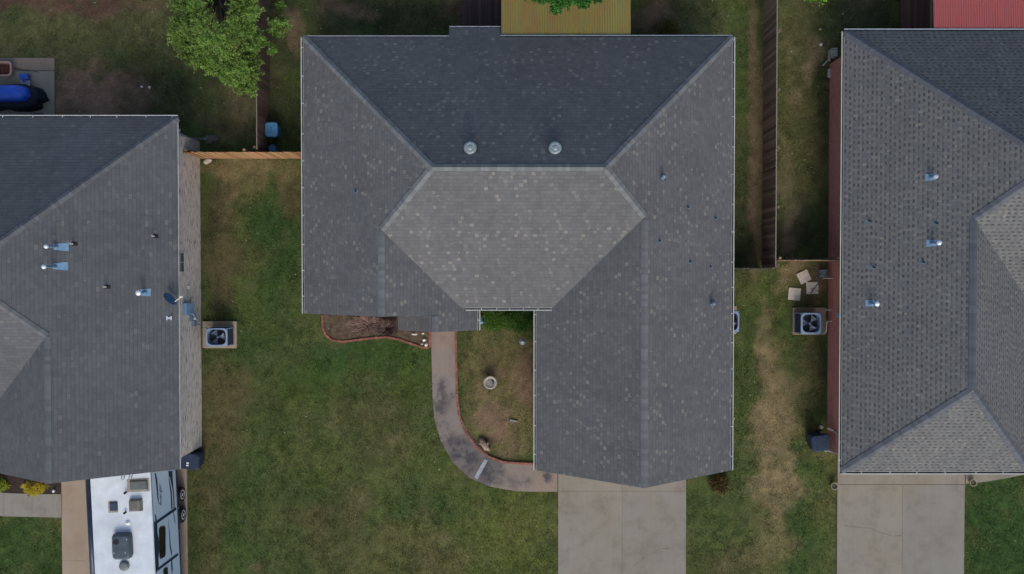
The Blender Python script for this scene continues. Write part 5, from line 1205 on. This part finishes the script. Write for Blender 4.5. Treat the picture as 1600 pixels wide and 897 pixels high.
for X, Y in ((353, 215), (350, 383)):
    x, y = top(*c5(X, Y), ZT + .1); MB().lathe([(.05, 0), (.035, .03), (.03, .12), (.05, .13), (.05, .16), (0, .17)], (x, y, ZT), 14).build('vent_pipe', RUB, rv)
x, y = top(*c5(372, 470), ZT + .05); MB().lathe([(.1, 0), (.1, .02), (.065, .035), (.05, .08), (0, .095)], (x, y, ZT + .015), 18).build('antenna_dome', mat('bright_dome', (.8, .82, .84), .4), rv, smooth=True)
ACR = mat('rooftop_ac', (.055, .078, .095), .45, var=.3, scale=5)
(x0, y1), (x1, y0) = top(*c5(236, 572), ZT + .28), top(*c5(392, 770), ZT + .28); cx, cy = (x0 + x1) / 2, (y0 + y1) / 2
def loft(w_, d_, prof, e, loc, name, m, parent, n=40):
    o_ = rr(w_, d_, e, n); vs = [(loc[0] + a_ * s_, loc[1] + b_ * s2, loc[2] + z) for s_, s2, z in prof for a_, b_ in o_]
    fs = [(l * n + i, l * n + (i + 1) % n, (l + 1) * n + (i + 1) % n, (l + 1) * n + i) for l in range(len(prof) - 1) for i in range(n)] + [tuple(range((len(prof) - 1) * n, len(prof) * n)), tuple(range(n))[::-1]]
    return MB().add(vs, fs).build(name, m, parent, smooth=False)
ac = loft(x1 - x0, y1 - y0, [(1.06, 1.06, 0), (1.08, 1.08, .12), (1.04, 1.04, .24), (.96, .96, .29), (.86, .86, .31)], 7, (cx, cy, ZT), 'rooftop_air_conditioner', ACR, rv)
x, y = top(*c5(275, 628), ZT + .31); MB().lathe([(.11, 0), (.11, .012), (.085, .012), (.08, .003), (0, .003)], (x, y, ZT + .31), 20).build('fan_port', RUB, ac)
for X, Y in ((240, 612), (363, 608), (258, 722), (353, 718)):
    x, y = top(*c5(X, Y), ZT + .31); MB().lathe([(.022, 0), (.018, .015), (0, .018)], (x, y, ZT + .3), 10).build('screw', CAPW, ac)
x, y = top(*c5(340, 832), ZT + .1); MB().lathe([(.2, 0), (.2, .06), (.19, .1), (.13, .125), (.05, .13), (0, .13)], (x, y, ZT), 26).build('round_vent', mat('gray_dome', (.13, .15, .155), .4, var=.2), rv, smooth=True)
for X in (335, 398):
    x, y = top(*c5(X, 85), ZT + .05); MB().tube([(x - .06, y + .1, ZT), (x - .05, y - .04, ZT + .1), (x, y - .09, ZT + .12), (x + .05, y - .04, ZT + .1), (x + .06, y + .1, ZT)], .014, 6).build('ladder_hook', GALVD, rv)

# fallen leaves and scraps over the yards
n = 3400; x = rng.uniform(-22, 22, n); y = rng.uniform(-12.6, 12.8, n); k = (rng.uniform(0, 1, n) < np.clip(.25 + (y > 0) * .6 + (x > 9) * .3, 0, 1))
for poly in HOUSES + NOEX[:-1]: k &= ~(inpoly(x, y, poly) & (rng.uniform(0, 1, n) < .93))
for poly in HOUSES: k &= ~inpoly(x, y, poly)
x, y = x[k], y[k]; n = len(x); pal = np.array(((.22, .16, .09), (.30, .24, .15), (.12, .075, .045), (.34, .30, .21), (.10, .13, .04)))
o = leafmesh('fallen_leaves', attrmat('dry_leaf', .9, 0), np.stack([x, y, rng.uniform(.045, .075, n)], 1), np.stack([rng.normal(0, 1, n), rng.normal(0, 1, n), rng.normal(0, .12, n)], 1), rng.uniform(.035, .075, n), pal[rng.integers(0, 5, n)] * rng.uniform(.7, 1.2, n)[:, None], None, 3.0, .7)
tag(o, 'scattered dry leaves and scraps lying over the yards', 'fallen leaves', kind='stuff')

def crack(pts):
    q = [P(a, b, .04) for a, b in pts]; mb = MB()
    for k in range(len(q) - 1):
        d = (q[k + 1] - q[k]); nn_ = max(2, int(d.length / .08)); prev = None
        for j in range(nn_ + 1):
            p = q[k] + d * (j / nn_) + Vector((random.uniform(-.012, .012), random.uniform(-.012, .012), 0)); w_ = random.uniform(.003, .007)
            if prev: mb.add([(prev.x, prev.y - w_, .0375), (p.x, p.y - w_, .0375), (p.x, p.y + w_, .0375), (prev.x, prev.y + w_, .0375)], [(0, 1, 2, 3)])
            prev = p
    o = mb.build('driveway_crack', mat('crack_dirt', (.06, .055, .045), .95)); o['kind'] = 'structure'
crack([(1318, 821), (1345, 824), (1362, 826), (1378, 833), (1396, 838), (1409, 836)])
crack([(990, 884), (1012, 868), (1030, 858), (1052, 856)])
